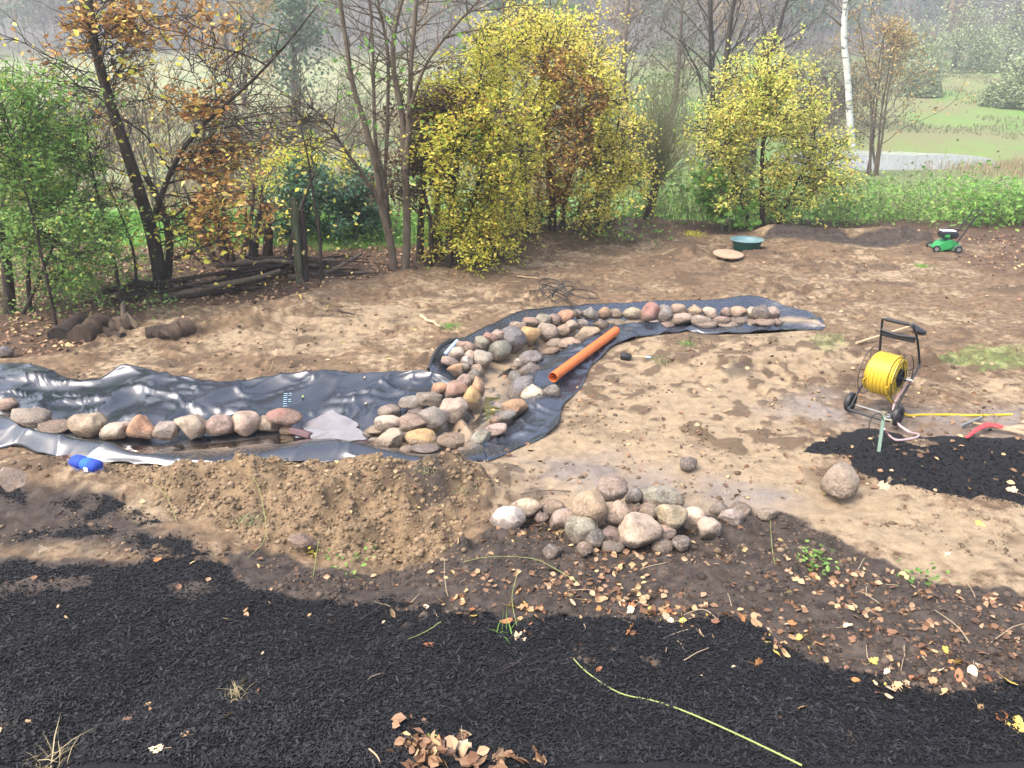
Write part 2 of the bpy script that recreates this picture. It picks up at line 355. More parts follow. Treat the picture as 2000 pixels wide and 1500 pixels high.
# ------------------------------------------------------------------ pond and stream outlines (pixel + level -> world)
# pond liner, columns from left to right: far edge, bank, under the stones, floor, flap crest, outer edge   (px, py, z)
PL = [
 [(-190, 708, .06), (-180, 755, .00), (-175, 805, -.12), (-170, 835, -.14), (-165, 838, .12), (-180, 880, .03)],
 [(0, 707, .06), (5, 752, .02), (0, 798, -.10), (-10, 822, -.14), (-5, 812, .16), (-25, 872, .03)],
 [(60, 709, .07), (62, 760, .02), (52, 832, -.12), (30, 850, -.15), (48, 832, .17), (38, 866, .05)],
 [(135, 739, .03), (140, 775, -.02), (118, 848, -.15), (100, 862, -.17), (120, 846, .16), (92, 886, .04)],
 [(180, 736, .04), (190, 780, -.03), (170, 858, -.16), (160, 874, -.18), (195, 858, .14), (150, 899, .03)],
 [(252, 710, .16), (262, 770, -.02), (235, 862, -.17), (235, 880, -.19), (268, 882, .08), (240, 903, .02)],
 [(335, 733, .06), (345, 780, -.04), (322, 862, -.17), (322, 880, -.19), (345, 890, .06), (330, 909, .03)],
 [(430, 745, .03), (430, 790, -.06), (425, 858, -.17), (425, 876, -.19), (440, 889, .06), (425, 914, .03)],
 [(545, 731, .05), (530, 780, -.06), (535, 850, -.17), (525, 868, -.19), (540, 879, .07), (520, 908, .03)],
 [(640, 723, .07), (630, 775, -.05), (640, 845, -.16), (640, 862, -.18), (645, 864, .09), (620, 902, .03)],
 [(740, 724, .07), (735, 765, -.05), (735, 840, -.15), (720, 868, -.17), (725, 868, .10), (720, 902, .03)],
 [(838, 727, .07), (825, 757, -.05), (815, 830, -.15), (830, 872, -.17), (820, 884, .05), (825, 903, .03)],
 [(872, 738, .05), (870, 760, -.05), (880, 820, -.16), (900, 860, -.17), (905, 887, .05), (905, 904, .02)],
 [(885, 755, .00), (905, 775, -.08), (925, 815, -.16), (935, 850, -.16), (945, 880, .03), (952, 896, .02)],
]
# stream liner, stations upstream: left edge, left bank foot, bed, bed, right bank, right edge
SL = [
 [(862, 800, -.10), (895, 826, -.15), (915, 842, -.16), (932, 852, -.16), (942, 872, .00), (952, 897, .02)],
 [(856, 748, .02), (905, 785, -.13), (930, 806, -.15), (965, 828, -.15), (990, 852, .00), (1012, 875, .02)],
 [(840, 716, .10), (905, 755, -.11), (945, 775, -.14), (990, 800, -.14), (1040, 815, .01), (1082, 840, .02)],
 [(862, 668, .11), (910, 725, -.10), (950, 742, -.13), (1005, 768, -.13), (1055, 775, .02), (1100, 792, .03)],
 [(908, 655, .09), (930, 708, -.08), (965, 720, -.12), (1025, 735, -.12), (1080, 742, .03), (1132, 757, .03)],
 [(962, 629, .08), (975, 685, -.08), (1000, 700, -.11), (1050, 708, -.11), (1105, 708, .03), (1152, 718, .03)],
 [(1012, 607, .08), (1018, 664, -.08), (1040, 680, -.10), (1078, 688, -.10), (1130, 682, .03), (1178, 692, .03)],
 [(1062, 600, .08), (1070, 650, -.08), (1080, 664, -.10), (1118, 672, -.10), (1160, 662, .03), (1208, 670, .03)],
 [(1122, 594, .10), (1128, 634, -.07), (1135, 648, -.09), (1158, 652, -.09), (1200, 640, .04), (1265, 655, .03)],
 [(1202, 590, .10), (1210, 624, -.06), (1215, 634, -.08), (1228, 638, -.08), (1262, 630, .05), (1330, 647, .03)],
 [(1292, 586, .10), (1300, 620, -.06), (1302, 628, -.07), (1308, 634, -.07), (1325, 632, .02), (1350, 644, .03)],
 [(1382, 584, .12), (1396, 618, -.05), (1400, 626, -.06), (1402, 633, -.06), (1402, 640, .01), (1400, 650, .03)],
 [(1476, 576, .16), (1488, 615, -.04), (1492, 625, -.05), (1492, 632, -.05), (1492, 638, .01), (1492, 649, .03)],
 [(1542, 598, .08), (1546, 614, .00), (1550, 622, -.01), (1552, 629, -.01), (1556, 636, .02), (1560, 643, .03)],
 [(1584, 610, .05), (1588, 619, .04), (1592, 625, .04), (1596, 631, .04), (1600, 636, .04), (1604, 641, .03)],
 [(1608, 628, .04), (1610, 631, .04), (1611, 633, .04), (1612, 635, .04), (1613, 637, .04), (1612, 639, .03)],
]
PLW = [[W(*q) for q in col] for col in PL]; SLW = [[W(*q) for q in col] for col in SL]
pond_poly = [c[0] for c in PLW] + [c[5] for c in PLW[::-1]]
stream_poly = [c[0] for c in SLW] + [c[5] for c in SLW[::-1]]

# ------------------------------------------------------------------ ground: one sheet out to the far hills
def ax(*segs):
    out = [segs[0][0]]
    for a, b, s0, s1 in segs:
        x = a
        while x < b - 1e-6:
            t = (x - a) / (b - a); x = min(x + s0 * (s1 / s0) ** t, b); out.append(x)
    return np.array(out)
XS = ax((-420, -14, 30, 1.0), (-14, -5.5, .35, .05), (-5.5, 5.5, .034, .034), (5.5, 14, .05, .3), (14, 420, 1.0, 30))
YS = ax((-40, 2.4, 8, .3), (2.4, 9, .03, .03), (9, 20, .032, .08), (20, 60, .1, 1.2), (60, 520, 1.5, 18))
GX, GY = np.meshgrid(XS, YS, indexing='ij')
def seg_d(x, y, pts):
    d = np.full(x.shape, 1e9)
    for a, b in zip(pts[:-1], pts[1:]):
        a = np.asarray(a)[:2]; b = np.asarray(b)[:2]; e = b - a
        t = np.clip(((x - a[0]) * e[0] + (y - a[1]) * e[1]) / max(e @ e, 1e-9), 0, 1)
        d = np.minimum(d, np.hypot(x - a[0] - t * e[0], y - a[1] - t * e[1]))
    return d
def bump(x, y, px, py, r, h):
    c = W(px, py); return h * np.exp(-((x - c[0]) ** 2 + (y - c[1]) ** 2) / (r * r))
near = (GY > 2) & (GY < 30) & (np.abs(GX) < 20)
nx, ny = GX[near], GY[near]
wob = 0.22 * fbm(nx * 1.1, ny * 1.1, 4, 11) + 0.16 * fbm(nx * 5, ny * 5, 3, 12, .65)
def mask(poly, soft=0.08, wb=1.0, z=0.0): return ss(-soft, soft, poly_sd(nx, ny, gpoly(poly, z)) + wob * wb)
mulch = mask([(-300, 1085), (100, 1100), (250, 1098), (330, 1085), (420, 1088), (445, 1115), (500, 1165), (600, 1180), (700, 1190), (800, 1182), (850, 1212), (920, 1225), (1000, 1232), (1100, 1225), (1250, 1248), (1400, 1240), (1480, 1268), (1525, 1312), (1545, 1352), (1600, 1390), (1700, 1420), (1830, 1442), (2300, 1440), (2300, 3000), (-600, 3000)], .10, 1.5)
mulch = np.maximum(mulch, mask([(115, 990), (200, 968), (285, 985), (325, 1020), (300, 1035), (230, 1010), (150, 1010)], .16, 2.2))
mulch = np.maximum(mulch, .9 * mask([(10, 1055), (120, 1025), (250, 1022), (350, 1040), (430, 1075), (445, 1100), (330, 1090), (250, 1060), (120, 1062)], .20, 2.6))
mulch = np.maximum(mulch, .8 * mask([(-60, 930), (20, 935), (75, 985), (50, 1000), (-60, 960)], .07, .8))
mulch = np.maximum(mulch, mask([(1572, 885), (1640, 845), (1700, 836), (1800, 852), (1900, 862), (2300, 850), (2300, 985), (1900, 988), (1800, 966), (1720, 962), (1680, 940), (1635, 900)], .09, 1.3))
mulch *= 1 - .75 * mask([(-200, 1380), (20, 1430), (90, 1470), (120, 1520), (-200, 1600)], .15, 1.2)
mulch *= 1 - .8 * ss(.10, .22, fbm(nx * 1.5, ny * 1.5, 5, 121, .62)) * ss(5.6, 4.9, ny + .25 * nx)*0 - .75 * ss(.09, .2, fbm(nx * 2.3, ny * 2.3, 5, 122, .65)) * (1 - ss(.05, .9, poly_sd(nx, ny, gpoly([(-600, 1120), (430, 1130), (860, 1260), (1500, 1320), (1620, 1430), (2400, 1480), (2400, 3000), (-600, 3000)]))))
dark = mask([(430, 1070), (560, 1055), (700, 1085), (860, 1082), (950, 1052), (1000, 1020), (1100, 1010), (1400, 1015), (1540, 1012), (1620, 1040), (1690, 1085), (1760, 1130), (1860, 1155), (2300, 1185), (2300, 3000), (300, 3000), (420, 1200)], .12, 1.2)
dark = np.maximum(dark, .95 * mask([(-300, 1075), (250, 1085), (430, 1080), (500, 1140), (500, 3000), (-600, 3000)], .2, 1.0))
dark = np.maximum(dark, .72 * mask([(770, 930), (880, 925), (920, 980), (860, 1040), (790, 1010)], .22, 2.0))
dark = np.maximum(dark, .8 * mask([(-200, 1340), (60, 1390), (160, 1440), (200, 1540), (-200, 1600)], .2, 1.2))
dark = np.maximum(dark, .8 * mask([(-100, 925), (250, 955), (400, 1040), (460, 1095), (-100, 1100)], .3, 2.5))
dark = np.maximum(dark, .9 * mask([(1490, 470), (1500, 452), (1620, 450), (1660, 468), (1800, 462), (1830, 478), (1700, 482), (1560, 472)], .25, 1.5))
dark = np.maximum(dark, .6 * mask([(1395, 735), (1430, 705), (1480, 715), (1480, 745), (1420, 755)], .12, .8))
wet = mask([(1000, 900), (1060, 885), (1180, 880), (1280, 920), (1500, 945), (1560, 985), (1400, 1005), (1150, 985), (1040, 955)], .3, 1.2)
wet = np.maximum(wet, mask([(1490, 800), (1600, 765), (1720, 800), (2300, 800), (2300, 870), (1800, 850), (1650, 835), (1540, 835)], .3, 1.2))
LBX = [(-700, 730), (0, 700), (130, 690), (230, 640), (300, 600), (480, 592), (600, 583), (720, 545), (790, 532), (1000, 482), (1120, 463), (1250, 440), (1340, 458), (1500, 458), (1700, 460), (1860, 478), (2400, 478), (2400, 300), (-1500, 300)]
outside = mask(LBX, .18, 1.0)                                     # beyond the dug-over plot
green = outside * np.where(nx < 0, ss(16.6, 18.2, ny + wob * 5), ss(20.5, 22, ny + wob * 3))
litter = np.maximum(outside * (1 - .8 * green), .75 * mask([(1880, 505), (1990, 470), (2400, 470), (2400, 570), (1960, 540)], .4, 2))
moss = .55 * mask([(1780, 700), (1880, 665), (2300, 660), (2300, 745), (1930, 735)], .5, 3)
moss = np.maximum(moss, .5 * mask([(1570, 665), (1640, 650), (1660, 690), (1600, 700)], .25, 2))
pale = mask([(900, 960), (1010, 870), (1120, 790), (1230, 670), (1560, 655), (1640, 720), (1500, 800), (1560, 880), (1600, 930), (1640, 1000), (1560, 1000), (1000, 985)], .5, 2.5)
pale = np.maximum(pale, .5 * mask([(1600, 930), (2300, 1010), (2300, 1150), (1800, 1120), (1600, 1010)], .4, 2.5))
pale = np.maximum(pale, .5 * mask([(560, 690), (860, 640), (900, 600), (700, 600), (300, 690)], .6, 3))
ochre = mask([(200, 900), (560, 890), (900, 900), (960, 960), (860, 1085), (640, 1075), (350, 1010), (220, 940)], .2, 1)
ATTR_A = np.zeros(GX.shape + (4,), np.float32); ATTR_B = np.zeros(GX.shape + (4,), np.float32)
ATTR_B[..., 0] = 1.0; ATTR_B[..., 1] = ss(10, 60, GY)            # green far away; second channel: distance into the valley
A = np.stack([mulch, dark, wet, litter], -1); B = np.stack([np.maximum(green, moss), 0 * green, pale, ochre], -1)
ATTR_A[near] = A; ATTR_B[near] = B

Z = np.interp(GY, [-40, 20, 24, 30, 40, 48, 62, 100, 140, 180, 260, 380, 520], [0, 0, -.5, -1.5, -2.5, -2.85, -2.85, .2, 3.2, 6, 18, 34, 44])
Z += ss(70, 160, GY) * 2.5 * fbm(GX / 60, GY / 60, 3, 5) + ss(22, 40, GY) * .35 * fbm(GX / 7, GY / 7, 3, 6)
pe = np.hypot((GX - 25.5) / 7.5, (GY - 57.5) / 6.0); Z += np.where((GY > 30) & (GY < 75), .5 * ss(.75, 1.25, pe + .5 * fbm(GX / 4, GY / 4, 3, 15)) - .25, 0) * ss(30, 40, GY) * ss(75, 66, GY)
Z += ss(120, 260, GY) * (8 * ss(60, -160, GX) * 0 - 6 * ss(-60, -200, GX))
z = Z[near].copy()
inp = np.maximum(poly_sd(nx, ny, pond_poly), poly_sd(nx, ny, stream_poly))     # how far inside the liners
free = ss(.05, -.35, inp)
z += .32 * ss(5.9, 2.8, ny)
rid = seg_d(nx, ny, [W(60, 925), W(230, 940), W(420, 948), W(600, 935), W(780, 935), W(890, 945)])
lump = .14 * np.exp(-(rid / .40) ** 2) * (1 + .9 * fbm(nx * 2.2, ny * 2.2, 3, 21)) * ss(.02, -.16, inp)
z += lump
z += bump(nx, ny, 560, 1075, .45, -.12) + bump(nx, ny, 760, 1078, .55, -.16) + bump(nx, ny, 850, 965, .32, .12) + bump(nx, ny, 340, 985, .3, -.10)
z += bump(nx, ny, 900, 1120, .5, .05) + bump(nx, ny, 250, 1410, .35, -.10) + bump(nx, ny, 120, 1440, .3, .05) + bump(nx, ny, 1800, 1350, .6, .12) + bump(nx, ny, 1750, 900, .5, .10) + bump(nx, ny, 1950, 920, .5, .10)
z += .34 * np.exp(-(seg_d(nx, ny, [W(960, 495), W(1060, 472), W(1180, 455), W(1280, 452)]) / .55) ** 2) * (1 + fbm(nx, ny, 3, 9))
z += .22 * np.exp(-(seg_d(nx, ny, [W(1510, 462), W(1640, 462), W(1800, 470)]) / .4) ** 2) * (1 + 1.6 * fbm(nx * 1.3, ny * 1.3, 3, 8))
z += bump(nx, ny, 1345, 500, .45, .2) + bump(nx, ny, 790, 548, .35, .16) + bump(nx, ny, 1435, 735, .25, .08) + bump(nx, ny, 640, 560, .5, .12)
z += .16 * np.exp(-(seg_d(nx, ny, [W(310, 652), W(460, 640), W(620, 590)]) / .4) ** 2) * (1 + fbm(nx * 2, ny * 2, 3, 31))
dirt = (1 - mulch) * (1 - outside)
rough = fbm(nx * 2.2, ny * 2.6, 4, 40)
clump = np.maximum(fbm(nx * 6.5, ny * 6.5, 3, 44) - .02 + .25 * np.maximum(fbm(nx * 1.3, ny * 2.2, 5, 77, .6), 0), 0)
lane = ss(.02, .2, fbm(nx * .7, ny * .7, 3, 47) + .09)          # where the soil is more broken up
micro = dirt * (.10 * rough + .24 * clump * (.25 + .75 * lane) * (1 - .6 * pale) + .02 * fbm(nx * 19, ny * 19, 2, 51)) \
      + mulch * (.17 * fbm(nx * 1.5, ny * 1.9, 3, 60) + .03 * fbm(nx * 9, ny * 9, 3, 61) + .016 * fbm(nx * 24, ny * 24, 2, 63)) \
      + dark * (1 - mulch) * (.12 * np.maximum(fbm(nx * 6, ny * 6, 3, 66), -.03) + .035 * fbm(nx * 20, ny * 20, 2, 65)) + ochre * (.34 * np.maximum(fbm(nx * 6, ny * 6, 4, 67, .6), -.08) + .40 * fbm(nx * 2.4, ny * 2.4, 3, 69) + .06 * fbm(nx * 16, ny * 16, 2, 70)) + outside * .08 * fbm(nx * 3, ny * 3, 3, 68)
LOOSE = dirt * (7.0 * clump * (.15 + .85 * lane) * (1 - .2 * pale) + .75 * ss(.0, .24, fbm(nx * 1.3, ny * 2.2, 5, 77, .6)) * (1 - .35 * pale)) * (1 - ochre * .5)
# boot and wheel tracks trodden into the soft ground
tr = np.zeros_like(nx); r2 = np.random.default_rng(5)
for k in range(240):
    cx, cy = W(r2.uniform(150, 1950), r2.uniform(520, 780) if k % 3 else r2.uniform(500, 640))[:2]; a = r2.uniform(0, 6.28)
    sel = (np.abs(nx - cx) < .35) & (np.abs(ny - cy) < .35)
    u = (nx[sel] - cx) * math.cos(a) + (ny[sel] - cy) * math.sin(a); v_ = -(nx[sel] - cx) * math.sin(a) + (ny[sel] - cy) * math.cos(a)
    q = (u / .15) ** 2 + (v_ / .065) ** 2; tr[sel] += -.045 * np.exp(-q ** 2) + .022 * np.exp(-((np.sqrt(q) - 1.35) / .25) ** 2)
for k in range(16):
    c_ = W(r2.uniform(300, 1900), r2.uniform(490, 720)); a = r2.normal(.1, .35); L_ = r2.uniform(1, 2.6); e_ = np.array([math.cos(a), math.sin(a)]) * L_
    dd = seg_d(nx, ny, [c_[:2] - e_, c_[:2] + [0, .12 * r2.normal()], c_[:2] + e_]) + .05 * fbm(nx * 3, ny * 3, 2, 80 + k); tr += -.055 * np.exp(-(dd / .075) ** 2) + .03 * np.exp(-((dd - .15) / .05) ** 2)
z += (micro + tr * dirt) * free
z -= .46 * ss(.02, .45, inp)
Z[near] = z
def hs(x, y):                               # height of the finished ground
    x = np.asarray(x, float); y = np.asarray(y, float)
    i = np.clip(np.searchsorted(XS, x) - 1, 0, len(XS) - 2); j = np.clip(np.searchsorted(YS, y) - 1, 0, len(YS) - 2)
    fx = (x - XS[i]) / (XS[i + 1] - XS[i]); fy = (y - YS[j]) / (YS[j + 1] - YS[j])
    return (Z[i, j] * (1 - fx) + Z[i + 1, j] * fx) * (1 - fy) + (Z[i, j + 1] * (1 - fx) + Z[i + 1, j + 1] * fx) * fy
def G(px, py, lift=0.0):                    # where the line of sight meets the ground
    d = raydir(px, py); ts = np.concatenate([np.linspace(2.5, 30, 900), np.linspace(30.2, 400, 800)])
    P = EYE + d * ts[:, None]; below = P[:, 2] < hs(P[:, 0], P[:, 1]) + lift
    k = int(np.argmax(below)) if below.any() else len(ts) - 1
    return P[k]
def amask(x, y, ch=0, arr=None):
    arr = ATTR_A if arr is None else arr
    i = np.clip(np.searchsorted(XS, x), 0, len(XS) - 1); j = np.clip(np.searchsorted(YS, y), 0, len(YS) - 1); return arr[i, j, ch]

m = N('ground_surface'); g = m.n('ShaderNodeNewGeometry'); P_ = g.outputs['Position']
a1 = m.n('ShaderNodeAttribute', attribute_name='soil_a'); a2 = m.n('ShaderNodeAttribute', attribute_name='soil_b')
sa = m.n('ShaderNodeSeparateColor'); m.l(a1.outputs['Color'], sa.inputs[0]); sb = m.n('ShaderNodeSeparateColor'); m.l(a2.outputs['Color'], sb.inputs[0])
n1 = m.noise(P_, 1.6, 6, 0.62); n2 = m.noise(P_, 9, 6, 0.68); n3 = m.noise(P_, 55, 5, 0.7); n4 = m.noise(P_, 0.5, 4)
brown = m.mix(m.ramp(n2, [(0.32, 0.0), (0.68, 1.0)]), (0.075, 0.049, 0.029), (0.21, 0.143, 0.085))
sand = m.mix(m.ramp(n2, [(0.25, 0.0), (0.72, 1.0)]), (0.165, 0.12, 0.074), (0.34, 0.26, 0.165))
pf = m.mul(m.mul(m.mul(sb.outputs[2], 0.34), m.mul(m.mul(n1, 0.75), m.mul(n4, 0.5), 'ADD'), 'ADD'), m.mul(n2, 0.5), 'ADD'); pf = m.ramp(pf, [(0.88, 0.0), (1.10, 1.0)])
c = m.mix(pf, brown, sand)
och = m.mix(m.ramp(n2, [(0.3, 0.0), (0.65, 1.0)]), (0.09, 0.06, 0.034), (0.25, 0.175, 0.10)); c = m.mix(a2.outputs['Alpha'], c, och)
ls = m.n('ShaderNodeAttribute', attribute_name='loose'); c = m.mix(m.ramp(m.mul(ls.outputs['Fac'], m.mul(n2, 0.5, 'ADD')), [(0.25, 0.0), (0.75, 0.85)]), c, m.mix(m.ramp(n3, [(0.35, 0.0), (0.7, 1.0)]), (0.055, 0.036, 0.022), (0.125, 0.086, 0.055)))
wetc = m.mix(n2, (0.12, 0.10, 0.085), (0.27, 0.23, 0.20)); wf = m.mul(sa.outputs[2], m.ramp(n1, [(0.36, 0.0), (0.62, 1.0)])); c = m.mix(wf, c, wetc)
drk = m.mix(m.ramp(n2, [(0.35, 0.0), (0.72, 1.0)]), (0.022, 0.017, 0.014), (0.085, 0.067, 0.055))
df = m.ramp(m.mul(sa.outputs[1], m.mul(m.mul(n2, 0.5), 0.75, 'ADD')), [(0.35, 0.0), (0.72, 1.0)]); c = m.mix(df, c, drk)
lit = m.mix(m.ramp(n3, [(0.35, 0.0), (0.65, 1.0)]), (0.03, 0.021, 0.014), (0.13, 0.08, 0.05)); c = m.mix(a1.outputs['Alpha'], c, lit)
gnear = m.mix(m.ramp(n2, [(0.3, 0.0), (0.7, 1.0)]), (0.07, 0.17, 0.03), (0.16, 0.32, 0.06))
gf = m.ramp(m.mul(sb.outputs[0], m.mul(n2, 0.6, 'ADD')), [(0.45, 0.0), (0.95, 1.0)]); 
big = m.noise(P_, 0.045, 5, 0.6); mid = m.noise(P_, 0.35, 5, 0.65)
gfar = m.mix(m.ramp(m.mul(m.mul(big, 0.65), m.mul(mid, 0.35), 'ADD'), [(0.42, 0.0), (0.54, 1.0)]), (0.12, 0.22, 0.045), (0.16, 0.165, 0.07))
sx = m.n('ShaderNodeSeparateXYZ'); m.l(P_, sx.inputs[0])
wl = m.ramp(m.mul(m.mul(sx.outputs[0], -0.02), m.mul(m.mul(mid, 0.5), 0.1, 'ADD'), 'ADD'), [(0.35, 0.0), (0.6, 1.0)])   # dry sedge in the western valley
gfar = m.mix(wl, gfar, m.mix(m.ramp(mid, [(0.4, 0.0), (0.6, 1.0)]), (0.16, 0.20, 0.085), (0.25, 0.245, 0.13)))
hill = m.ramp(m.mul(m.mul(sx.outputs[1], 0.004), m.mul(big, 0.12), 'ADD'), [(0.56, 0.0), (0.70, 1.0)]); gfar = m.mix(hill, gfar, (0.07, 0.066, 0.045))
c2 = m.mix(sb.outputs[1], gnear, gfar); c = m.mix(gf, c, c2)
mul_c = m.mix(m.ramp(n3, [(0.35, 0.0), (0.75, 1.0)]), (0.004, 0.004, 0.005), (0.013, 0.013, 0.015))
mf = m.ramp(m.mul(sa.outputs[0], m.mul(m.mul(n2, 0.7), 0.65, 'ADD')), [(0.42, 0.0), (0.58, 1.0)]); c = m.mix(mf, c, mul_c)
rg = m.mix(wf, (0.92, 0.92, 0.92), (0.40, 0.40, 0.40))
hgt = m.mul(m.mul(n2, 0.8), m.mul(n3, 0.45), 'ADD')
m.bsdf(c, rg, hgt, 0.035, 0.75, 0.3)
M['ground'] = m.m
nxs, nys = len(XS), len(YS)
idx = np.arange(nxs * nys).reshape(nxs, nys)
F = np.stack([idx[:-1, :-1], idx[1:, :-1], idx[1:, 1:], idx[:-1, 1:]], -1).reshape(-1, 4)
me = mesh_np('ground', np.stack([GX, GY, Z], -1).reshape(-1, 3), F)
lz = np.zeros(GX.shape, np.float32); lz[near] = np.clip(LOOSE, 0, 1); at_ = me.attributes.new('loose', 'FLOAT', 'POINT'); at_.data.foreach_set('value', lz.reshape(-1))
for nm, arr in (('soil_a', ATTR_A), ('soil_b', ATTR_B)):
    at_ = me.attributes.new(nm, 'FLOAT_COLOR', 'POINT'); at_.data.foreach_set('color', arr.reshape(-1))
tag(obj('ground', me, M['ground']), kind='structure')

# valley pool beyond the garden
th = np.linspace(0, 2 * math.pi, 48, endpoint=False)
ring = np.stack([26.5 + 14 * np.cos(th), 57 + 11 * np.sin(th), np.full(48, -2.84)], -1)
tag(obj('valley_pool', mesh_np('valley_pool', ring, [list(range(48))]), M['water']), kind='structure')

# ------------------------------------------------------------------ pond liners
def liner(name, cols, ns, nt_, seed, silt_rows, amp, label, mat='liner'):
    C = np.array(cols); C = np.stack([spline(C[:, j], ns) for j in range(C.shape[1])], 1)       # (ns, 6, 3)
    V = np.stack([spline(C[i], nt_) for i in range(ns)], 0)                                    # (ns, nt, 3)
    du = np.gradient(V, axis=0); dv = np.gradient(V, axis=1); nrm = np.cross(du, dv); nrm /= np.maximum(np.linalg.norm(nrm, axis=2, keepdims=True), 1e-9)
    nrm *= np.where(nrm[..., 2:3] < 0, -1, 1)
    x, y = V[..., 0], V[..., 1]; t = np.linspace(0, 1, nt_)[None, :]
    wx = x + .5 * fbm(x * .9, y * .9, 3, seed); wy = y + .5 * fbm(x * .9 + 9, y * .9, 3, seed + 1)
    a = fbm(wx * .55 + wy * .8, wy * 1.3 - wx * 1.5, 2, seed + 2)                              # long diagonal folds
    b = fbm(wx * 2.2 - wy * .9, wy * .9 + wx * .4, 2, seed + 3)
    rd = np.exp(-(np.abs(a) / .028) ** 1.1) * .55 + np.exp(-(np.abs(b) / .032) ** 1.1) * .5
    edge = np.minimum(1, .45 + 1.6 * np.minimum(t, 1 - t))
    crump = np.maximum(0, .5 - np.minimum(t, 1 - t) * 5); env = (1 - .65 * ss(.30, .42, t)) if mat == 'liner' else (.35 + .65 * ss(.55, .68, t)); c3 = fbm(wx * 1.3 + wy * .5, wy * 3.2 - wx * .5, 2, seed + 4); rd = rd + .9 * np.exp(-(np.abs(c3) / .03) ** 1.1)
    disp = amp * (rd - .3 + 3.6 * a + 1.4 * b + 1.5 * c3) * edge * env + .05 * crump * fbm(x * 4.5, y * 4.5, 2, seed + 5)
    V = V + nrm * disp[..., None]
    jit = .16 * fbm(V[:, :1, 0] * 3, V[:, :1, 1] * 3, 2, seed + 8); V[:, :1, 1] += jit; V[:, -1:, 1] += .16 * fbm(V[:, -1:, 0] * 3, V[:, -1:, 1] * 3, 2, seed + 9)
    gz = hs(V[..., 0], V[..., 1])
    V[..., 2] = np.maximum(V[..., 2], gz + .014)
    for j in (0, -1): V[:, j, 2] = gz[:, j] + .012 + .16 * np.maximum(fbm(V[:, j, 0] * 3.5, V[:, j, 1] * 3.5, 2, seed + 7), 0)
    silt = np.exp(-((t - silt_rows[0]) / silt_rows[1]) ** 2) * np.ones((ns, 1))
    ii = np.arange(ns * nt_).reshape(ns, nt_)
    F = np.stack([ii[:-1, :-1], ii[:-1, 1:], ii[1:, 1:], ii[1:, :-1]], -1).reshape(-1, 4)
    me = mesh_np(name, V.reshape(-1, 3), F)
    at_ = me.attributes.new('silt', 'FLOAT', 'POINT'); at_.data.foreach_set('value', silt.reshape(-1).astype(np.float32))
    o = obj(name, me, M[mat]); tag(o, label, 'pond liner')
    so_ = o.modifiers.new('thickness', 'SOLIDIFY'); so_.thickness = .004
    return o, V
pond_o, PV = liner('pond_liner', PLW, 300, 90, 70, (.60, .12), .075, 'wide black rubber sheet lining the pond basin behind the sand heap')
stream_o, SV = liner('pond_liner', SLW, 260, 64, 90, (.45, .13), .075, 'narrow black rubber sheet lining the winding stream bed under the orange pipe', 'liner_sheen')
# a taut fold standing up at the back of the pond, and the rolled edge of the front flap
mb = MB(); pts = [W(40, 838, .17), W(120, 848, .165), W(195, 860, .145), W(268, 884, .085), W(345, 892, .065)]
# faint maker's print on the sheet
def on_liner(px, py):
    best = None; d = raydir(px, py); n_ = d / np.linalg.norm(d)
    Q = PV.reshape(-1, 3) - EYE; k = np.argmin(np.linalg.norm(np.cross(Q, n_), axis=1)); return PV.reshape(-1, 3)[k]
mb = MB()
for k in range(7): mb.box(on_liner(557, 771 + 4 * k) + [0, 0, .008], (.045, .010, .003))
for k in range(4): mb.box(on_liner(567, 770 + 5 * k) + [0, 0, .008], (.035, .010, .003))
mb.build('print_mark', M['print'], pond_o)['kind'] = 'stuff'

# standing water on the sheets
def film(name, pts, z, label, cat):
    P = spline([W(px, py, z) for px, py in pts + [pts[0]]], 50)[:-1]; P[:, 2] = z
    tag(obj(name, mesh_np(name, P, [list(range(len(P)))]), M['film']), kind='structure')
film('pond_water', [(250, 872), (420, 866), (560, 850), (600, 868), (520, 882), (400, 890), (300, 890)], -.165, 0, 0)
film('stream_water', [(950, 760), (985, 725), (1040, 700), (1060, 690), (1050, 710), (1010, 745), (985, 790), (940, 830), (900, 855), (880, 850), (935, 815)], -.125, 0, 0)

# ------------------------------------------------------------------ stones
import bmesh
def ico(sub):
    bm = bmesh.new(); bmesh.ops.create_icosphere(bm, subdivisions=sub, radius=1.0)
    v = np.array([x.co[:] for x in bm.verts]); f = np.array([[q.index for q in p.verts] for p in bm.faces]); bm.free(); return v, f
ICO4 = ico(4); ICO3 = ico(3); ICO1 = ico(1)
CC = {  # stone colours
 'tan': (.36, .255, .165), 'pale tan': (.46, .36, .26), 'brown': (.22, .155, .105), 'grey': (.22, .205, .185), 'dark grey': (.085, .085, .085),
 'pink': (.38, .23, .165), 'pale pink': (.44, .32, .25), 'orange': (.42, .22, .10), 'red': (.28, .13, .092), 'purple': (.23, .155, .135),
 'cream': (.56, .47, .34), 'ochre': (.50, .30, .10), 'green': (.15, .17, .125), 'white': (.60, .55, .48), 'blue grey': (.085, .10, .125), 'grey brown': (.26, .205, .16), 'grey green': (.27, .26, .205)}
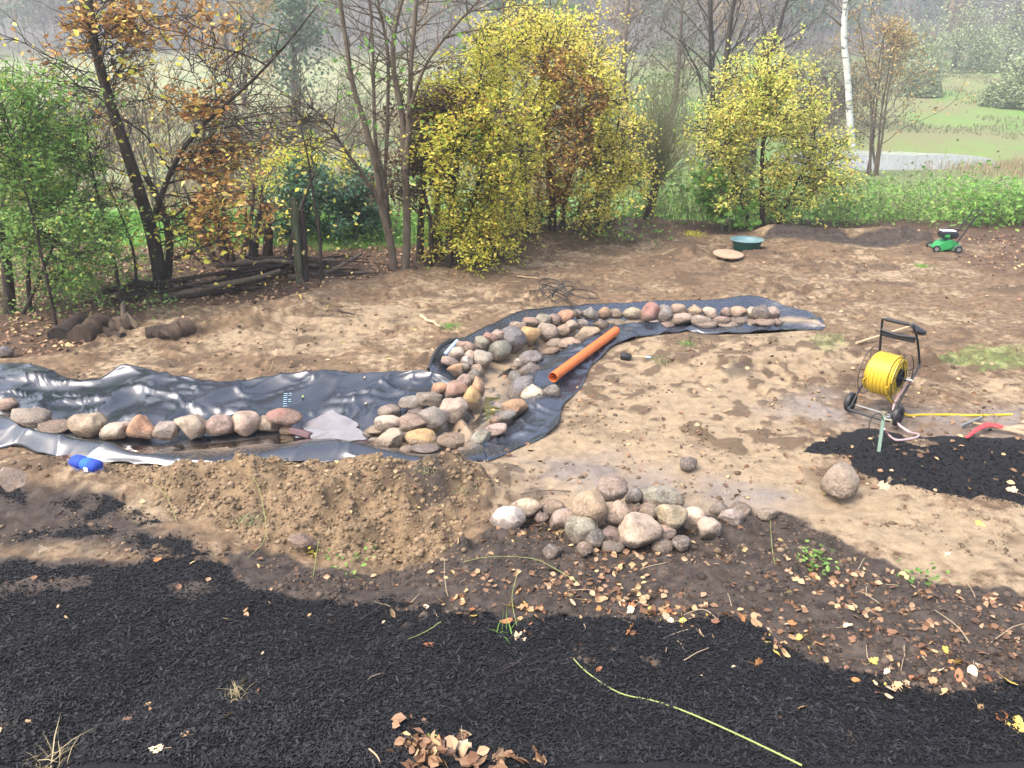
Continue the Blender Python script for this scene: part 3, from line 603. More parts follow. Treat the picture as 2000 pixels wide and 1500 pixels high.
def stone(px, py, wpx, hpx, colour, base, shape='rounded', lift=0.0, tilt=0.0, label='', group=None, name='boulder', seed=[0]):
    seed[0] += 1; sd_ = seed[0]; r = np.random.default_rng(100 + sd_)
    zb = base + lift; c = W(px, py, zb); sc = FPX / np.linalg.norm((c - EYE)) * 1.0
    depth = (c - EYE) @ np.array([0, CP, -SP]); ppm = FPX / depth
    ww = wpx * 1.10 / ppm; hh = hpx * 1.10 / ppm
    v, f = ICO4 if wpx > 44 else ICO3
    p = v.copy(); ang = {'rounded': 0.45, 'angular': 1.0, 'flat': 0.6, 'egg': 0.35}[shape]
    for k in range(int(5 + 9 * ang)):
        n = r.normal(size=3); n /= np.linalg.norm(n); cut = r.uniform(.62, .9) if ang > .6 else r.uniform(.66, .92)
        d = p @ n; p = p - np.outer(np.maximum(d - cut, 0) * (.9 if ang > .6 else .8), n)
    rad = 1 + (.30 + .12 * ang) * vn3(v * 1.15 + 3, sd_) + .10 * vn3(v * 2.7, sd_ + 50) + (.045 + .05 * ang) * vn3(v * 6.5, sd_ + 90)
    p = p * rad[:, None]
    p -= (p.max(0) + p.min(0)) / 2; p /= (p.max(0) - p.min(0)) / 2
    if shape == 'egg': p[:, 0] *= 1 - .28 * p[:, 2]
    dp = max(.5 * (ww + hh), hh) * r.uniform(.8, 1.0) * (1.25 if shape == 'flat' else 1)
    el = math.atan2(CAM_H - zb, c[1])
    hz_ = max((hh - .5 * dp * math.sin(el)) / math.cos(el), hh * .62)
    p *= np.array([ww, dp, hz_]) / 2
    t = math.radians(tilt); R = np.array([[math.cos(t), 0, -math.sin(t)], [0, 1, 0], [math.sin(t), 0, math.cos(t)]])
    p = p @ R.T
    cen = W(px, py, zb + hz_ * .5)
    # settle on the ground if it would hover
    off = p[:, 2].min()
    me = mesh_np(name, p - np.array([0, 0, off]), f)
    o = obj(name, me, M['stone'], None, (cen[0], cen[1], cen[2] + off))
    col = np.array(CC[colour]); col = (col * .74 + np.array((.30, .225, .165)) * .26) * r.uniform(.84, 1.08) * (1 + r.normal(size=3) * .03)
    o.color = (*[float(q) for q in col], 1)
    return tag(o, label, 'stone', group)
ORD = ['first', 'second', 'third', 'fourth', 'fifth', 'sixth', 'seventh', 'eighth', 'ninth', 'tenth', 'eleventh', 'twelfth', 'thirteenth', 'fourteenth', 'fifteenth', 'sixteenth', 'seventeenth', 'eighteenth', 'nineteenth', 'twentieth']
SHW = {'rounded': 'rounded', 'angular': 'angular', 'flat': 'flat', 'egg': 'egg-shaped'}
def run(rows, base, place, group):
    seen = {}
    for q in rows:
        px, py, w_, h_, col, shp = q[:6]; lift = q[6] if len(q) > 6 else 0; tilt = q[7] if len(q) > 7 else 0; own = q[8] if len(q) > 8 else None
        key = (col, shp); tot = sum(1 for r_ in rows if (r_[4], r_[5]) == key)
        i = sum(1 for r_ in rows if (r_[4], r_[5]) == key and r_[0] < px)
        lab = own or (f'{col} {SHW[shp]} stone {place}' if tot == 1 else f'{col} {SHW[shp]} stone {place}, {ORD[i]} such from left')
        stone(px, py, w_, h_, col, base, shp, lift, tilt, lab, group)
# the row standing along the pond floor
run([(14, 790, 38, 26, 'pink', 'rounded', .06), (62, 813, 70, 38, 'grey brown', 'flat', .02, -14), (107, 833, 70, 30, 'pink', 'flat', .0), (171, 831, 64, 48, 'tan', 'rounded'),
     (227, 842, 58, 40, 'cream', 'angular'), (276, 834, 46, 50, 'orange', 'egg'), (324, 839, 50, 40, 'grey', 'angular'), (374, 833, 60, 52, 'pale tan', 'angular', 0, -10),
     (429, 832, 52, 48, 'purple', 'angular', 0, 12), (480, 826, 54, 48, 'pale pink', 'rounded'), (527, 826, 48, 36, 'grey brown', 'flat', .0), (555, 814, 64, 32, 'red', 'flat', .12, -4), (562, 839, 30, 20, 'ochre', 'angular')],
    -.17, 'in the row along the pond floor', 'stones in the row along the pond')
# heap between pond and stream
run([(738, 840, 52, 22, 'cream', 'flat', .0, 8), (758, 826, 50, 32, 'cream', 'rounded', .06), (760, 805, 42, 32, 'grey brown', 'rounded', .02), (804, 788, 48, 30, 'grey', 'angular', .10), (812, 808, 40, 26, 'dark grey', 'angular', .02),
     (839, 779, 46, 36, 'grey brown', 'angular', .12), (861, 762, 34, 29, 'orange', 'rounded', .08), (890, 762, 42, 42, 'pink', 'egg', .10, 25), (922, 777, 32, 42, 'ochre', 'egg', .08), (934, 757, 24, 42, 'orange', 'egg', .10, 10),
     (884, 801, 54, 54, 'pale pink', 'angular', .05), (847, 819, 54, 52, 'grey', 'rounded', .03), (807, 829, 62, 38, 'brown', 'rounded', .03), (761, 857, 50, 40, 'pale pink', 'angular', .02, 10), (704, 853, 36, 22, 'cream', 'angular', .02),
     (791, 855, 26, 22, 'red', 'angular', .02), (822, 857, 56, 36, 'ochre', 'rounded', .02), (832, 875, 52, 18, 'blue grey', 'flat', .06), (795, 877, 26, 15, 'pale pink', 'flat', .05), (884, 862, 58, 34, 'brown', 'flat', .0, -8),
     (912, 881, 36, 17, 'pink', 'flat', .07), (934, 860, 52, 34, 'grey green', 'rounded', .05, 28), (967, 840, 46, 28, 'pale pink', 'rounded', .05, 20), (967, 823, 20, 20, 'orange', 'rounded', .03), (989, 816, 38, 30, 'grey', 'angular', .05, 15)],
    -.16, 'in the heap where stream meets pond', 'stones heaped where the stream meets the pond')
# left bank of the stream
run([(890, 691, 33, 30, 'cream', 'rounded', .10), (898, 677, 26, 22, 'pink', 'rounded', .16), (914, 678, 33, 24, 'pink', 'egg', .16), (919, 697, 24, 30, 'pale pink', 'angular', .06), (881, 707, 36, 22, 'pale pink', 'flat', .10, -18),
     (912, 707, 24, 24, 'white', 'angular', .10), (905, 720, 24, 24, 'grey', 'angular', .08), (889, 724, 30, 28, 'orange', 'angular', .09), (925, 732, 27, 25, 'grey', 'flat', .05), (934, 725, 26, 30, 'brown', 'angular', .03), (907, 745, 31, 31, 'purple', 'angular', .08),
     (944, 702, 35, 37, 'grey green', 'angular', .02), (941, 670, 28, 28, 'grey green', 'rounded', .16), (958, 662, 29, 25, 'red', 'angular', .18, -20), (972, 655, 29, 24, 'pale pink', 'rounded', .18), (975, 684, 44, 38, 'green', 'rounded', .02, 22), (1002, 662, 48, 46, 'blue grey', 'rounded', .04, -15),
     (1011, 638, 31, 22, 'pale pink', 'rounded', .18), (1036, 630, 31, 20, 'pink', 'angular', .18), (1037, 655, 37, 38, 'ochre', 'angular', .02), (1061, 626, 29, 26, 'grey green', 'angular', .17), (1070, 647, 37, 36, 'grey brown', 'rounded', .02),
     (1084, 625, 26, 26, 'purple', 'rounded', .15), (1105, 619, 33, 28, 'orange', 'rounded', .16, 20), (1101, 645, 29, 24, 'tan', 'rounded', .03), (1117, 638, 25, 26, 'pale pink', 'egg', .06), (1138, 635, 24, 25, 'grey', 'rounded', .02), (1131, 613, 22, 21, 'dark grey', 'rounded', .15), (1153, 613, 29, 26, 'grey', 'egg', .14), (1173, 634, 29, 20, 'brown', 'angular', .02)],
    -.10, 'on the left stream bank', 'stones piled on the left bank of the stream')
# right edge of the stream
run([(1005, 796, 48, 35, 'orange', 'rounded', 0, 12), (1040, 770, 42, 36, 'cream', 'angular', .0, 20), (1078, 766, 31, 34, 'dark grey', 'angular', .06), (1018, 759, 54, 42, 'blue grey', 'angular', .0, 18), (1035, 723, 42, 35, 'dark grey', 'angular', .05, 10),
     (1034, 700, 48, 30, 'blue grey', 'flat', .03, 20), (1012, 709, 17, 20, 'white', 'angular'), (1007, 740, 27, 34, 'dark grey', 'rounded', .0), (1075, 685, 32, 18, 'orange', 'flat', .0, 12), (1084, 671, 36, 19, 'pale tan', 'flat', .04), (1110, 672, 45, 26, 'tan', 'rounded', .03, 12), (1146, 651, 46, 27, 'tan', 'egg', .05, 24)],
    -.10, 'along the right edge of the stream', 'stones along the right edge of the stream')
# far arm: upper course
run([(1180, 612, 25, 24, 'orange', 'rounded'), (1204, 613, 25, 21, 'brown', 'rounded'), (1237, 612, 39, 27, 'pale tan', 'rounded'), (1272, 610, 33, 37, 'red', 'egg'), (1298, 612, 29, 34, 'grey', 'angular'), (1325, 605, 28, 23, 'tan', 'rounded', .08),
     (1358, 609, 30, 28, 'tan', 'angular', .03), (1389, 613, 33, 22, 'pale tan', 'angular', .03, -15), (1418, 610, 23, 22, 'purple', 'rounded', .04), (1443, 611, 32, 25, 'tan', 'flat', .03), (1469, 612, 22, 27, 'cream', 'angular', .02), (1484, 611, 30, 29, 'dark grey', 'angular', .05), (1505, 612, 33, 26, 'grey brown', 'egg', .03)],
    .03, 'in the upper far edging course', 'stones in the upper course of the far edging')
run([(1203, 629, 34, 12, 'tan', 'flat'), (1236, 630, 34, 10, 'cream', 'flat'), (1332, 623, 43, 24, 'pale pink', 'egg'), (1370, 626, 38, 20, 'pale tan', 'rounded', .03), (1380, 634, 40, 17, 'pale pink', 'rounded', .0), (1409, 626, 34, 18, 'pink', 'rounded', .03), (1421, 634, 42, 14, 'cream', 'rounded'),
     (1443, 627, 34, 15, 'grey brown', 'rounded', .03), (1466, 629, 32, 14, 'tan', 'rounded', .02), (1457, 637, 24, 10, 'white', 'rounded'), (1496, 631, 42, 20, 'pale pink', 'flat'), (1518, 630, 22, 18, 'pink', 'egg'), (1302, 634, 30, 13, 'pink', 'flat')],
    .0, 'in the lower far edging course', 'stones in the lower course of the far edging')
# the heap of spare boulders in the foreground
run([(992, 1010, 64, 50, 'white', 'rounded', 0, 0, 'whitish rounded boulder with dirty foot at the left end of the boulder heap'), (1026, 993, 60, 42, 'pale tan', 'rounded', .02), (1080, 994, 45, 35, 'brown', 'rounded'), (1058, 1014, 28, 26, 'purple', 'angular'),
     (1101, 1012, 52, 45, 'grey brown', 'egg', .0, 18), (1153, 991, 63, 66, 'tan', 'rounded', .14), (1194, 954, 58, 54, 'grey brown', 'rounded', .22, 0, 'round grey brown boulder on top of the heap of spare boulders'), (1206, 1001, 53, 50, 'tan', 'egg', .13),
     (1236, 996, 28, 24, 'orange', 'rounded', .10), (1238, 968, 32, 40, 'grey', 'flat', .06), (1289, 970, 80, 52, 'grey green', 'angular', .02, 0, 'broad grey green boulder at the back of the boulder heap'), (1266, 1001, 38, 34, 'tan', 'flat', .08), (1311, 1011, 54, 60, 'tan', 'angular', .04),
     (1250, 1038, 77, 70, 'pale tan', 'rounded', .0, 0, 'largest tan boulder at the front of the boulder heap'), (1136, 1036, 58, 60, 'grey green', 'rounded', .0), (1154, 1052, 52, 47, 'dark grey', 'rounded'), (1188, 1043, 47, 37, 'purple', 'rounded', .02), (1200, 1032, 30, 24, 'brown', 'flat', .05),
     (1142, 1074, 30, 36, 'brown', 'angular'), (1196, 1068, 43, 27, 'grey', 'rounded'), (1174, 1090, 74, 24, 'grey', 'angular', -.06, 8), (1301, 1042, 35, 32, 'pale tan', 'angular', .03), (1294, 1066, 40, 28, 'pale pink', 'rounded'), (1329, 1062, 34, 31, 'blue grey', 'angular'),
     (1357, 1011, 52, 46, 'cream', 'egg', .0, -20), (1384, 1032, 42, 46, 'pale pink', 'angular'), (1405, 994, 35, 32, 'grey', 'egg'), (1430, 1010, 48, 31, 'white', 'angular', 0, 0, 'white angular block at the right of the boulder heap'), (1447, 995, 42, 26, 'brown', 'flat'), (1499, 1005, 35, 25, 'cream', 'angular'),
     (1080, 1078, 38, 36, 'dark grey', 'angular', -.03), (1258, 962, 28, 18, 'grey brown', 'flat')],
    .0, 'in the heap of spare boulders', 'boulders in the foreground heap')
stone(1345, 905, 32, 29, 'blue grey', .0, 'rounded', 0, 0, 'lone dark blue grey stone on the wet sand behind the boulder heap')
stone(1641, 938, 62, 66, 'grey brown', .02, 'rounded', 0, 0, 'large tan boulder standing alone beside the right-hand black mulch bed')
stone(52, 948, 100, 44, 'brown', .02, 'angular', -.09, -38, 'long reddish half-buried rock in the soil at the left edge')
stone(592, 1056, 52, 28, 'red', -.05, 'flat', -.02, -12, 'flat reddish stone half buried in the hollow below the sand heap')
stone(12, 686, 26, 24, 'blue grey', .0, 'rounded', 0, 0, 'small blue grey stone at the left edge above the pond liner')

# purple slate slab leaning into the pond
top = [W(586, 832, -.10), W(648, 801, -.04), (W(700, 826, -.02)), W(697, 833, -.02), W(718, 858, .00), W(664, 866, -.02), W(612, 859, -.05), W(603, 848, -.06)]
root = empty('slate_slab', W(650, 850, -.16)); tag(root, 'large flat purple slate slab lying in the pond between the stones', 'stone')
T = np.array(top) - np.array(root.location); Bt = T + np.array([0.0, -.01, -.075]); n = len(T)
NS = 48; TT = np.concatenate([np.linspace(T[i_], T[(i_ + 1) % n], 6, endpoint=False) for i_ in range(n)]); NS = len(TT); rj = np.random.default_rng(6); TT = TT + rj.normal(size=TT.shape) * [.008, .008, .002]; cT = TT.mean(0)
rings = np.concatenate([cT + (TT - cT) * k_ + np.array([0, 0, 1]) * (.016 * vn3((TT * k_) * 7 + 5, 3) + .006 * vn3(TT * k_ * 30, 4))[:, None] for k_ in (1, .8, .6, .4, .2)] + [cT[None]])
ff = [[l * NS + i_, (l + 1) * NS + i_, (l + 1) * NS + (i_ + 1) % NS, l * NS + (i_ + 1) % NS] for l in range(4) for i_ in range(NS)] + [[4 * NS + i_, 5 * NS, 4 * NS + (i_ + 1) % NS] for i_ in range(NS)]
obj('top_face', mesh_np('top_face', rings, ff), M['slate'], root)
T = TT - [0, 0, .012]; Bt = T + np.array([0.0, -.01, -.07]); n = NS
T2 = T + [0, 0, .010]; obj('broken_edge', mesh_np('broken_edge', np.concatenate([T2 * [1.01, 1.01, 1], Bt * [1.04, 1.04, 1]]), [[i, (i + 1) % n, n + (i + 1) % n, n + i] for i in range(n)] + [list(range(n, 2 * n))], False), M['slate_edge'], root)
ch = MB(); ch.box(W(592, 846, -.09) - np.array(root.location), (.30, .16, .07), rotz(-.5) @ np.array([[1, 0, 0], [0, .9, .4], [0, -.4, .9]]), .015); ch.build('chipped_corner', M['slate_edge'], root, smooth=False)

# ------------------------------------------------------------------ plants
def tubes_np(polys):
    """polys: list of (pts, radii, sides) -> verts, quads"""
    V = []; Fq = []; n0 = 0
    for pts, r, k in polys:
        pts = np.asarray(pts, float); n = len(pts); r = np.broadcast_to(np.asarray(r, float), (n,))
        tan = np.gradient(pts, axis=0); tan /= np.maximum(np.linalg.norm(tan, axis=1, keepdims=True), 1e-9)
        ref = np.where(np.abs(tan[:, 2:3]) > .9, [[1.0, 0, 0]], [[0, 0, 1.0]]) if False else np.broadcast_to([0.37, 0.61, 0.2] if abs(tan[0, 2]) > .8 else [0, 0, 1.0], (n, 3))
        u = np.cross(tan, ref); u /= np.maximum(np.linalg.norm(u, axis=1, keepdims=True), 1e-9); b = np.cross(tan, u)
        a = np.arange(k) * 2 * math.pi / k
        v = pts[:, None, :] + r[:, None, None] * (np.cos(a)[None, :, None] * u[:, None, :] + np.sin(a)[None, :, None] * b[:, None, :])
        V.append(v.reshape(-1, 3)); ii = n0 + np.arange(n * k).reshape(n, k); jj = np.roll(ii, -1, 1)
        Fq.append(np.stack([ii[:-1], jj[:-1], jj[1:], ii[1:]], -1).reshape(-1, 4)); n0 += n * k
    return np.concatenate(V), np.concatenate(Fq)
def leaves_np(C, size, r, flat=0.5, aspect=0.62, droop=0.25):
    """one folded leaf per centre: six corners, four triangles as two quads"""
    n = len(C); sz = size * r.uniform(.65, 1.3, n)[:, None]
    ax_ = r.normal(size=(n, 3)); ax_[:, 2] = ax_[:, 2] * flat - droop; ax_ /= np.linalg.norm(ax_, axis=1, keepdims=True)
    nr = r.normal(size=(n, 3)); nr[:, 2] += 1.0; sd_ = np.cross(ax_, nr); sd_ /= np.maximum(np.linalg.norm(sd_, axis=1, keepdims=True), 1e-9)
    up = np.cross(sd_, ax_); w_ = sz * aspect * .5
    base = C - ax_ * sz * .5; tip = C + ax_ * sz * .5
    l1 = C - ax_ * sz * .12 + sd_ * w_ + up * sz * .10; r1 = C - ax_ * sz * .12 - sd_ * w_ + up * sz * .10
    l2 = C + ax_ * sz * .22 + sd_ * w_ * .75 + up * sz * .08; r2 = C + ax_ * sz * .22 - sd_ * w_ * .75 + up * sz * .08
    V = np.stack([base, l1, l2, tip, r2, r1], 1).reshape(-1, 3); i = np.arange(n)[:, None] * 6
    F_ = np.concatenate([i + [0, 1, 2, 3], i + [0, 3, 4, 5]]); return V, F_
def wander(p0, d, L, n, r, wob, up):
    d = np.asarray(d, float) / np.linalg.norm(d); P = [np.asarray(p0, float)]
    for i in range(n):
        d = d + r.normal(size=3) * wob + np.array([0, 0, up]); d /= np.linalg.norm(d); P.append(P[-1] + d * L / n)
    return np.array(P)
def off_branch(pts, f, r, ang):
    t = f * (len(pts) - 1); i = min(int(t), len(pts) - 2); p = pts[i] + (pts[i + 1] - pts[i]) * (t - i)
    tn = pts[i + 1] - pts[i]; tn = tn / np.linalg.norm(tn); q = r.normal(size=3); q -= tn * (q @ tn); q /= np.linalg.norm(q)
    return p, tn * math.cos(ang) + q * math.sin(ang)
def finish(name, label, cat, base, stems, twigs, leafsets, bark, twigbark=None, group=None):
    root = empty(name, base); tag(root, label, cat, group); b = np.asarray(base)
    for pts, rad in stems:
        v, f = tubes_np([(pts - b, rad, 9)]); obj('trunk', mesh_np('trunk', v, f), bark, root)
    if twigs:
        v, f = tubes_np([(p - b, q, 4 if q[0] > .006 else 3) for p, q in twigs])
        o = obj('branches', mesh_np('branches', v, f), twigbark or bark, root); o['kind'] = 'stuff'
    for nm, C, size, mat, kw in leafsets:
        if len(C) == 0: continue
        v, f = leaves_np(np.asarray(C) - b, size, np.random.default_rng(len(C)), **kw)
        o = obj(nm, mesh_np(nm, v, f, False), mat, root); o['kind'] = 'stuff'
    return root
def limb_to(p0, tgt, r, n=9, bow=1.5, wob=.03):
    t = np.linspace(0, 1, n)[:, None]; d = np.asarray(tgt) - p0
    P = np.concatenate([p0[None, :2] + d[None, :2] * t ** bow, p0[2] + d[2] * t ** .85], 1)
    return P + r.normal(size=P.shape) * wob * np.linalg.norm(d) * t * (1 - t) * 2
def leafy(stems_pts, regions, Y, r, limbs, twigs_per, twig_len, leaves_per, dY=1.0, sub=3, thick=.03, bow=1.5, fmin=.25):
    """limbs reach from the stems into regions (px,py,rx,ry[,weight]); twigs and leaf sites on them"""
    tw = []; sites = []
    for reg in regions:
        px, py, rx, ry = reg[:4]; k = int(limbs * (reg[4] if len(reg) > 4 else 1)); Yc = Y + (reg[5] if len(reg) > 5 else 0)
        for i in range(k):
            a = r.uniform(0, 6.28); q = math.sqrt(r.uniform(.05, 1))
            tgt = at(px + rx * q * math.cos(a), py + ry * q * math.sin(a), Yc + r.normal() * dY * .5)
            allp = stems_pts; low = allp[allp[:, 2] < tgt[2] - .05]; low = low if len(low) else allp[:1]
            dd = np.linalg.norm((low - tgt) * [1, 1, .8], axis=1); p0 = low[int(np.argmin(dd + r.uniform(0, .6, len(dd)) * dd.mean() * .5))]
            P = limb_to(p0, tgt, r, 9, bow); L = np.linalg.norm(tgt - p0)
            tw.append((P, np.linspace(thick * (.4 + .25 * L), .006, 9)))
            for j in range(twigs_per):
                p, d = off_branch(P, r.uniform(fmin, 1), r, r.uniform(.5, 1.2)); T = wander(p, d, twig_len * r.uniform(.5, 1.3), 5, r, .18, -.01)
                tw.append((T, np.linspace(.008, .003, 6)))
                for s_ in range(sub):
                    p, d = off_branch(T, r.uniform(.3, 1), r, r.uniform(.4, 1.1)); Q = wander(p, d, twig_len * r.uniform(.2, .5), 3, r, .2, -.02)
                    tw.append((Q, np.linspace(.004, .002, 4))); m_ = r.poisson(leaves_per)
                    if m_: sites.append(Q[r.integers(0, 4, m_)] + r.normal(size=(m_, 3)) * .05)
    return tw, (np.concatenate(sites) if sites else np.zeros((0, 3)))
def inreg(C, regs):
    """which sites fall into picture ellipses"""
    d = C - EYE; dep = d @ np.array([0, CP, -SP]); u = 1000 + FPX * d[:, 0] / dep; v_ = 750 - FPX * (d @ np.array([0, SP, CP])) / dep
    k = np.zeros(len(C), bool)
    for px, py, rx, ry in regs: k |= ((u - px) / rx) ** 2 + ((v_ - py) / ry) ** 2 < 1
    return k
def path(pix, Y, r0, r1, n=16, dY=None):
    Ys = np.linspace(Y, Y + (dY or 0), len(pix)); return spline([at(px, py, y) for (px, py), y in zip(pix, Ys)], n), np.linspace(r0, r1, n)
def gbase(px, py): return G(px, py)

# --- tree with rust-brown leaves, left
r = np.random.default_rng(21); b0 = gbase(318, 572); Y = b0[1]
st = [path([(318, 585), (302, 480), (280, 400), (252, 310), (215, 200), (185, 90), (172, -10), (165, -140), (160, -300)], Y, .125, .04, 26),
      path([(300, 430), (318, 375), (345, 312), (390, 250), (440, 205), (500, 150), (560, 85), (620, 10)], Y, .052, .010, 18, -.6),
      path([(322, 585), (332, 480), (318, 410), (285, 345)], Y + .1, .07, .05, 10)]
sp = np.concatenate([s_[0] for s_ in st[:2]])
brown_regs = [(455, 420, 75, 60, 1.6), (420, 330, 90, 35, .8), (470, 285, 60, 22, .7), (385, 195, 75, 28, 1.0), (260, 150, 60, 40, .6), (330, 60, 110, 50, 1.1), (120, 60, 110, 55, .9), (60, 150, 70, 50, .5), (260, 20, 120, 40, 1.0), (480, 70, 60, 30, .4), (380, 430, 60, 50, .6)]
tw, sites = leafy(sp, brown_regs, Y, r, 9, 9, .55, 4.2, 1.6, 3, .016, 1.1)
bare, _ = leafy(sp, [(560, 190, 90, 120), (300, 220, 150, 140), (80, 230, 90, 90), (450, 120, 130, 90)], Y, r, 7, 7, .6, 0, 1.5, 2, .010, 1.1)
core = inreg(sites, [(455, 420, 85, 80), (420, 320, 110, 40), (470, 285, 75, 30), (385, 195, 85, 40), (330, 40, 130, 60), (130, 60, 60, 50)])
keep = r.random(len(sites)) < np.where(core, .72, .10); S1 = sites[keep]; yel = sites[r.random(len(sites)) < .07]
yl2 = at(380, 400, Y) + r.normal(size=(420, 3)) * [1.3, .8, .75]
finish('beech_tree', 'leaning tree with rust brown leaf sprays and dark trunk beside the green shrub', 'tree', b0, st, tw + bare,
       [('crown', S1, .085, M['leaf_brown'], dict(flat=.3, droop=.35)), ('crown', np.concatenate([yel, yl2]), .095, M['leaf_yellow'], {})], M['bark_dark'])

# --- green shrub filling the left edge
r = np.random.default_rng(22); b0 = gbase(40, 610); Y = b0[1]
st = [path([(20, 620), (10, 500), (-20, 380), (-30, 260)], Y, .10, .03, 12), path([(60, 615), (55, 520), (70, 420), (60, 300)], Y + .1, .04, .015, 12), path([(45, 612), (70, 560), (120, 440), (160, 330)], Y - .1, .03, .012, 12), path([(120, 690), (95, 560), (65, 430), (30, 300)], Y - .8, .028, .012, 12)]
sp = np.concatenate([s_[0] for s_ in st])
tw, sites = leafy(sp, [(40, 250, 110, 120, 1.5), (120, 320, 100, 90, 1.3), (30, 420, 110, 100, 1.2), (160, 440, 90, 70, .9), (190, 540, 80, 45, .4), (-60, 300, 90, 160, 1.0), (130, 220, 70, 70, .8)], Y, r, 16, 9, .5, 6.5, 1.4, 3, .012, 1.2)
ky = r.random(len(sites)); finish('privet_shrub', 'tall dense green leafy shrub filling the left edge', 'shrub', b0, st, tw,
       [('crown', sites[ky < .86], .062, M['leaf_green'], {}), ('crown', sites[ky > .955], .06, M['leaf_ygreen'], {})], M['bark_dark'], M['bark_moss'])

# --- slender saplings between shrub and tree
for pix, rr, lab in [([(240, 600), (225, 520), (205, 440), (180, 330), (165, 220)], .035, 'thin bare sapling just left of the rust brown tree'),
                 ([(268, 590), (262, 500), (240, 430), (205, 350)], .03, 'slim mossy sapling touching the rust brown tree on its left'),
                 ([(628, 548), (625, 470), (612, 380), (600, 300), (585, 240)], .035, 'thin dark sapling right of the two fence posts')]:
    r = np.random.default_rng(int(pix[0][0])); b0 = gbase(*pix[0]); s0 = path([(pix[0][0], pix[0][1] + 8)] + pix[1:], b0[1], rr, .008, 14)
    tw, sites = leafy(s0[0], [(pix[-1][0], pix[-1][1] + 40, 60, 70)], b0[1], r, 9, 7, .5, .35, .8, 2, .012)
    finish('sapling', lab, 'tree', b0, [s0], tw, [('crown', sites, .08, M['leaf_ygreen'], {})], M['bark_dark'])

for px_, py_, k_, lab in ((425, 532, 8, 'dark many-stemmed coppice stool right of the leaning trunk'), (492, 528, 5, 'small dark coppice stool left of the mossy post')):
    r = np.random.default_rng(px_); b0 = gbase(px_, py_); b0[1] += .9; b0[2] = hs(b0[0], b0[1]); st = []
    for q in range(k_):
        a = r.uniform(-1, 1); P = wander(b0 + [a * .35, r.normal() * .15, -.1], (a * .35, r.normal() * .15, 1), r.uniform(.9, 2.0), 8, r, .08, .02); st.append((P, np.linspace(r.uniform(.05, .09), .02, 9)))
    tw, sites = leafy(np.concatenate([q[0] for q in st]), [(px_, py_ - 110, 70, 60)], b0[1], r, 8, 6, .45, 1.2, .8, 2, .01)
    finish('coppice_stool', lab, 'shrub', b0, st, tw, [('crown', sites, .075, M['leaf_ygreen'], {})], M['bark_dark'])
# --- evergreen bush behind the posts, and low light bush before it
r = np.random.default_rng(23); b0 = gbase(620, 518); b0 = np.array([b0[0], 18.0, hs(b0[0], 18.0)]); Y = 18.0
st = [path([(600 + 30 * k, 515), (590 + 34 * k, 450), (585 + 36 * k, 380)], Y + .2 * k, .04, .015, 8) for k in range(4)]
tw, sites = leafy(np.concatenate([s_[0] for s_ in st]), [(620, 420, 110, 75, 1.6), (700, 400, 60, 70, .6), (540, 420, 60, 60, .5), (640, 350, 90, 40, .5)], Y, r, 16, 9, .45, 6.5, 1.2, 3, .012)
ky = r.random(len(sites)); finish('laurel_bush', 'dark glossy evergreen bush behind the two fence posts', 'shrub', b0, st, tw, [('crown', sites[ky < .93], .085, M['leaf_dark'], {}), ('crown', sites[ky > .97], .09, M['leaf_bright'], {})], M['bark_dark'])
r = np.random.default_rng(24); b0 = np.array([at(600, 420, 19.5)[0], 19.5, hs(at(600, 420, 19.5)[0], 19.5)])
st = [path([(600, 520), (600, 420), (590, 330)], 19.5, .04, .01, 8), path([(640, 520), (660, 420), (680, 330)], 19.6, .04, .01, 8)]
tw, sites = leafy(np.concatenate([s_[0] for s_ in st]), [(600, 325, 100, 45), (540, 350, 70, 50), (700, 350, 60, 40, .6)], 19.5, r, 12, 8, .5, 4, 1.0)
finish('hazel_bush', 'pale yellow green bush rising behind the dark evergreen bush', 'shrub', b0, st, tw, [('crown', sites, .09, M['leaf_ygreen'], {})], M['bark_olive'])

# --- bare tree of several grey stems
r = np.random.default_rng(25); b0 = gbase(778, 528); Y = b0[1]
st = [path([(772, 540), (762, 470), (745, 400), (738, 340), (712, 240), (690, 170), (676, 80), (662, -20), (655, -120)], Y, .08, .026, 24),
      path([(792, 540), (795, 450), (793, 370), (790, 300), (785, 220), (768, 130), (772, 50), (792, -30), (800, -140)], Y, .082, .026, 24),
      path([(760, 450), (752, 360), (735, 290), (730, 180), (728, 90), (720, -40)], Y + .2, .05, .02, 18),
      path([(793, 330), (800, 220), (803, 120), (812, 20), (818, -80)], Y - .1, .06, .025, 18),
      path([(762, 440), (752, 380), (757, 230), (757, 100), (740, 10), (735, -60)], Y + .3, .045, .018, 18),
      path([(745, 400), (712, 345), (672, 290), (640, 240), (605, 205)], Y - .3, .04, .01, 14, -.8),
      path([(795, 230), (830, 130), (880, 60), (935, 0), (960, -40)], Y - .2, .035, .01, 14, -.4)]
tw = []
for P, rad in st:
    for k in range(26):
        f = r.uniform(.25, 1); p, d = off_branch(P, f, r, r.uniform(.7, 1.3)); d[2] = abs(d[2]) * .5 + .1; T = wander(p, d, r.uniform(.5, 1.9), 8, r, .12, .02)
        tw.append((T, np.linspace(.013, .003, 9)))
        for j in range(5):
            p, d = off_branch(T, r.uniform(.3, 1), r, .8); tw.append((wander(p, d, r.uniform(.2, .6), 4, r, .15, .0), np.linspace(.005, .002, 5)))
ends = np.array([t[0][-1] for t in tw]); few = ends[r.random(len(ends)) < .05]; few = np.repeat(few, 5, 0) + r.normal(size=(len(few) * 5, 3)) * .08
finish('alder_tree', 'bare tree of several slim grey stems standing left of the yellow trees', 'tree', b0, st, tw, [('crown', few, .09, M['leaf_bright'], {})], M['bark_grey'])

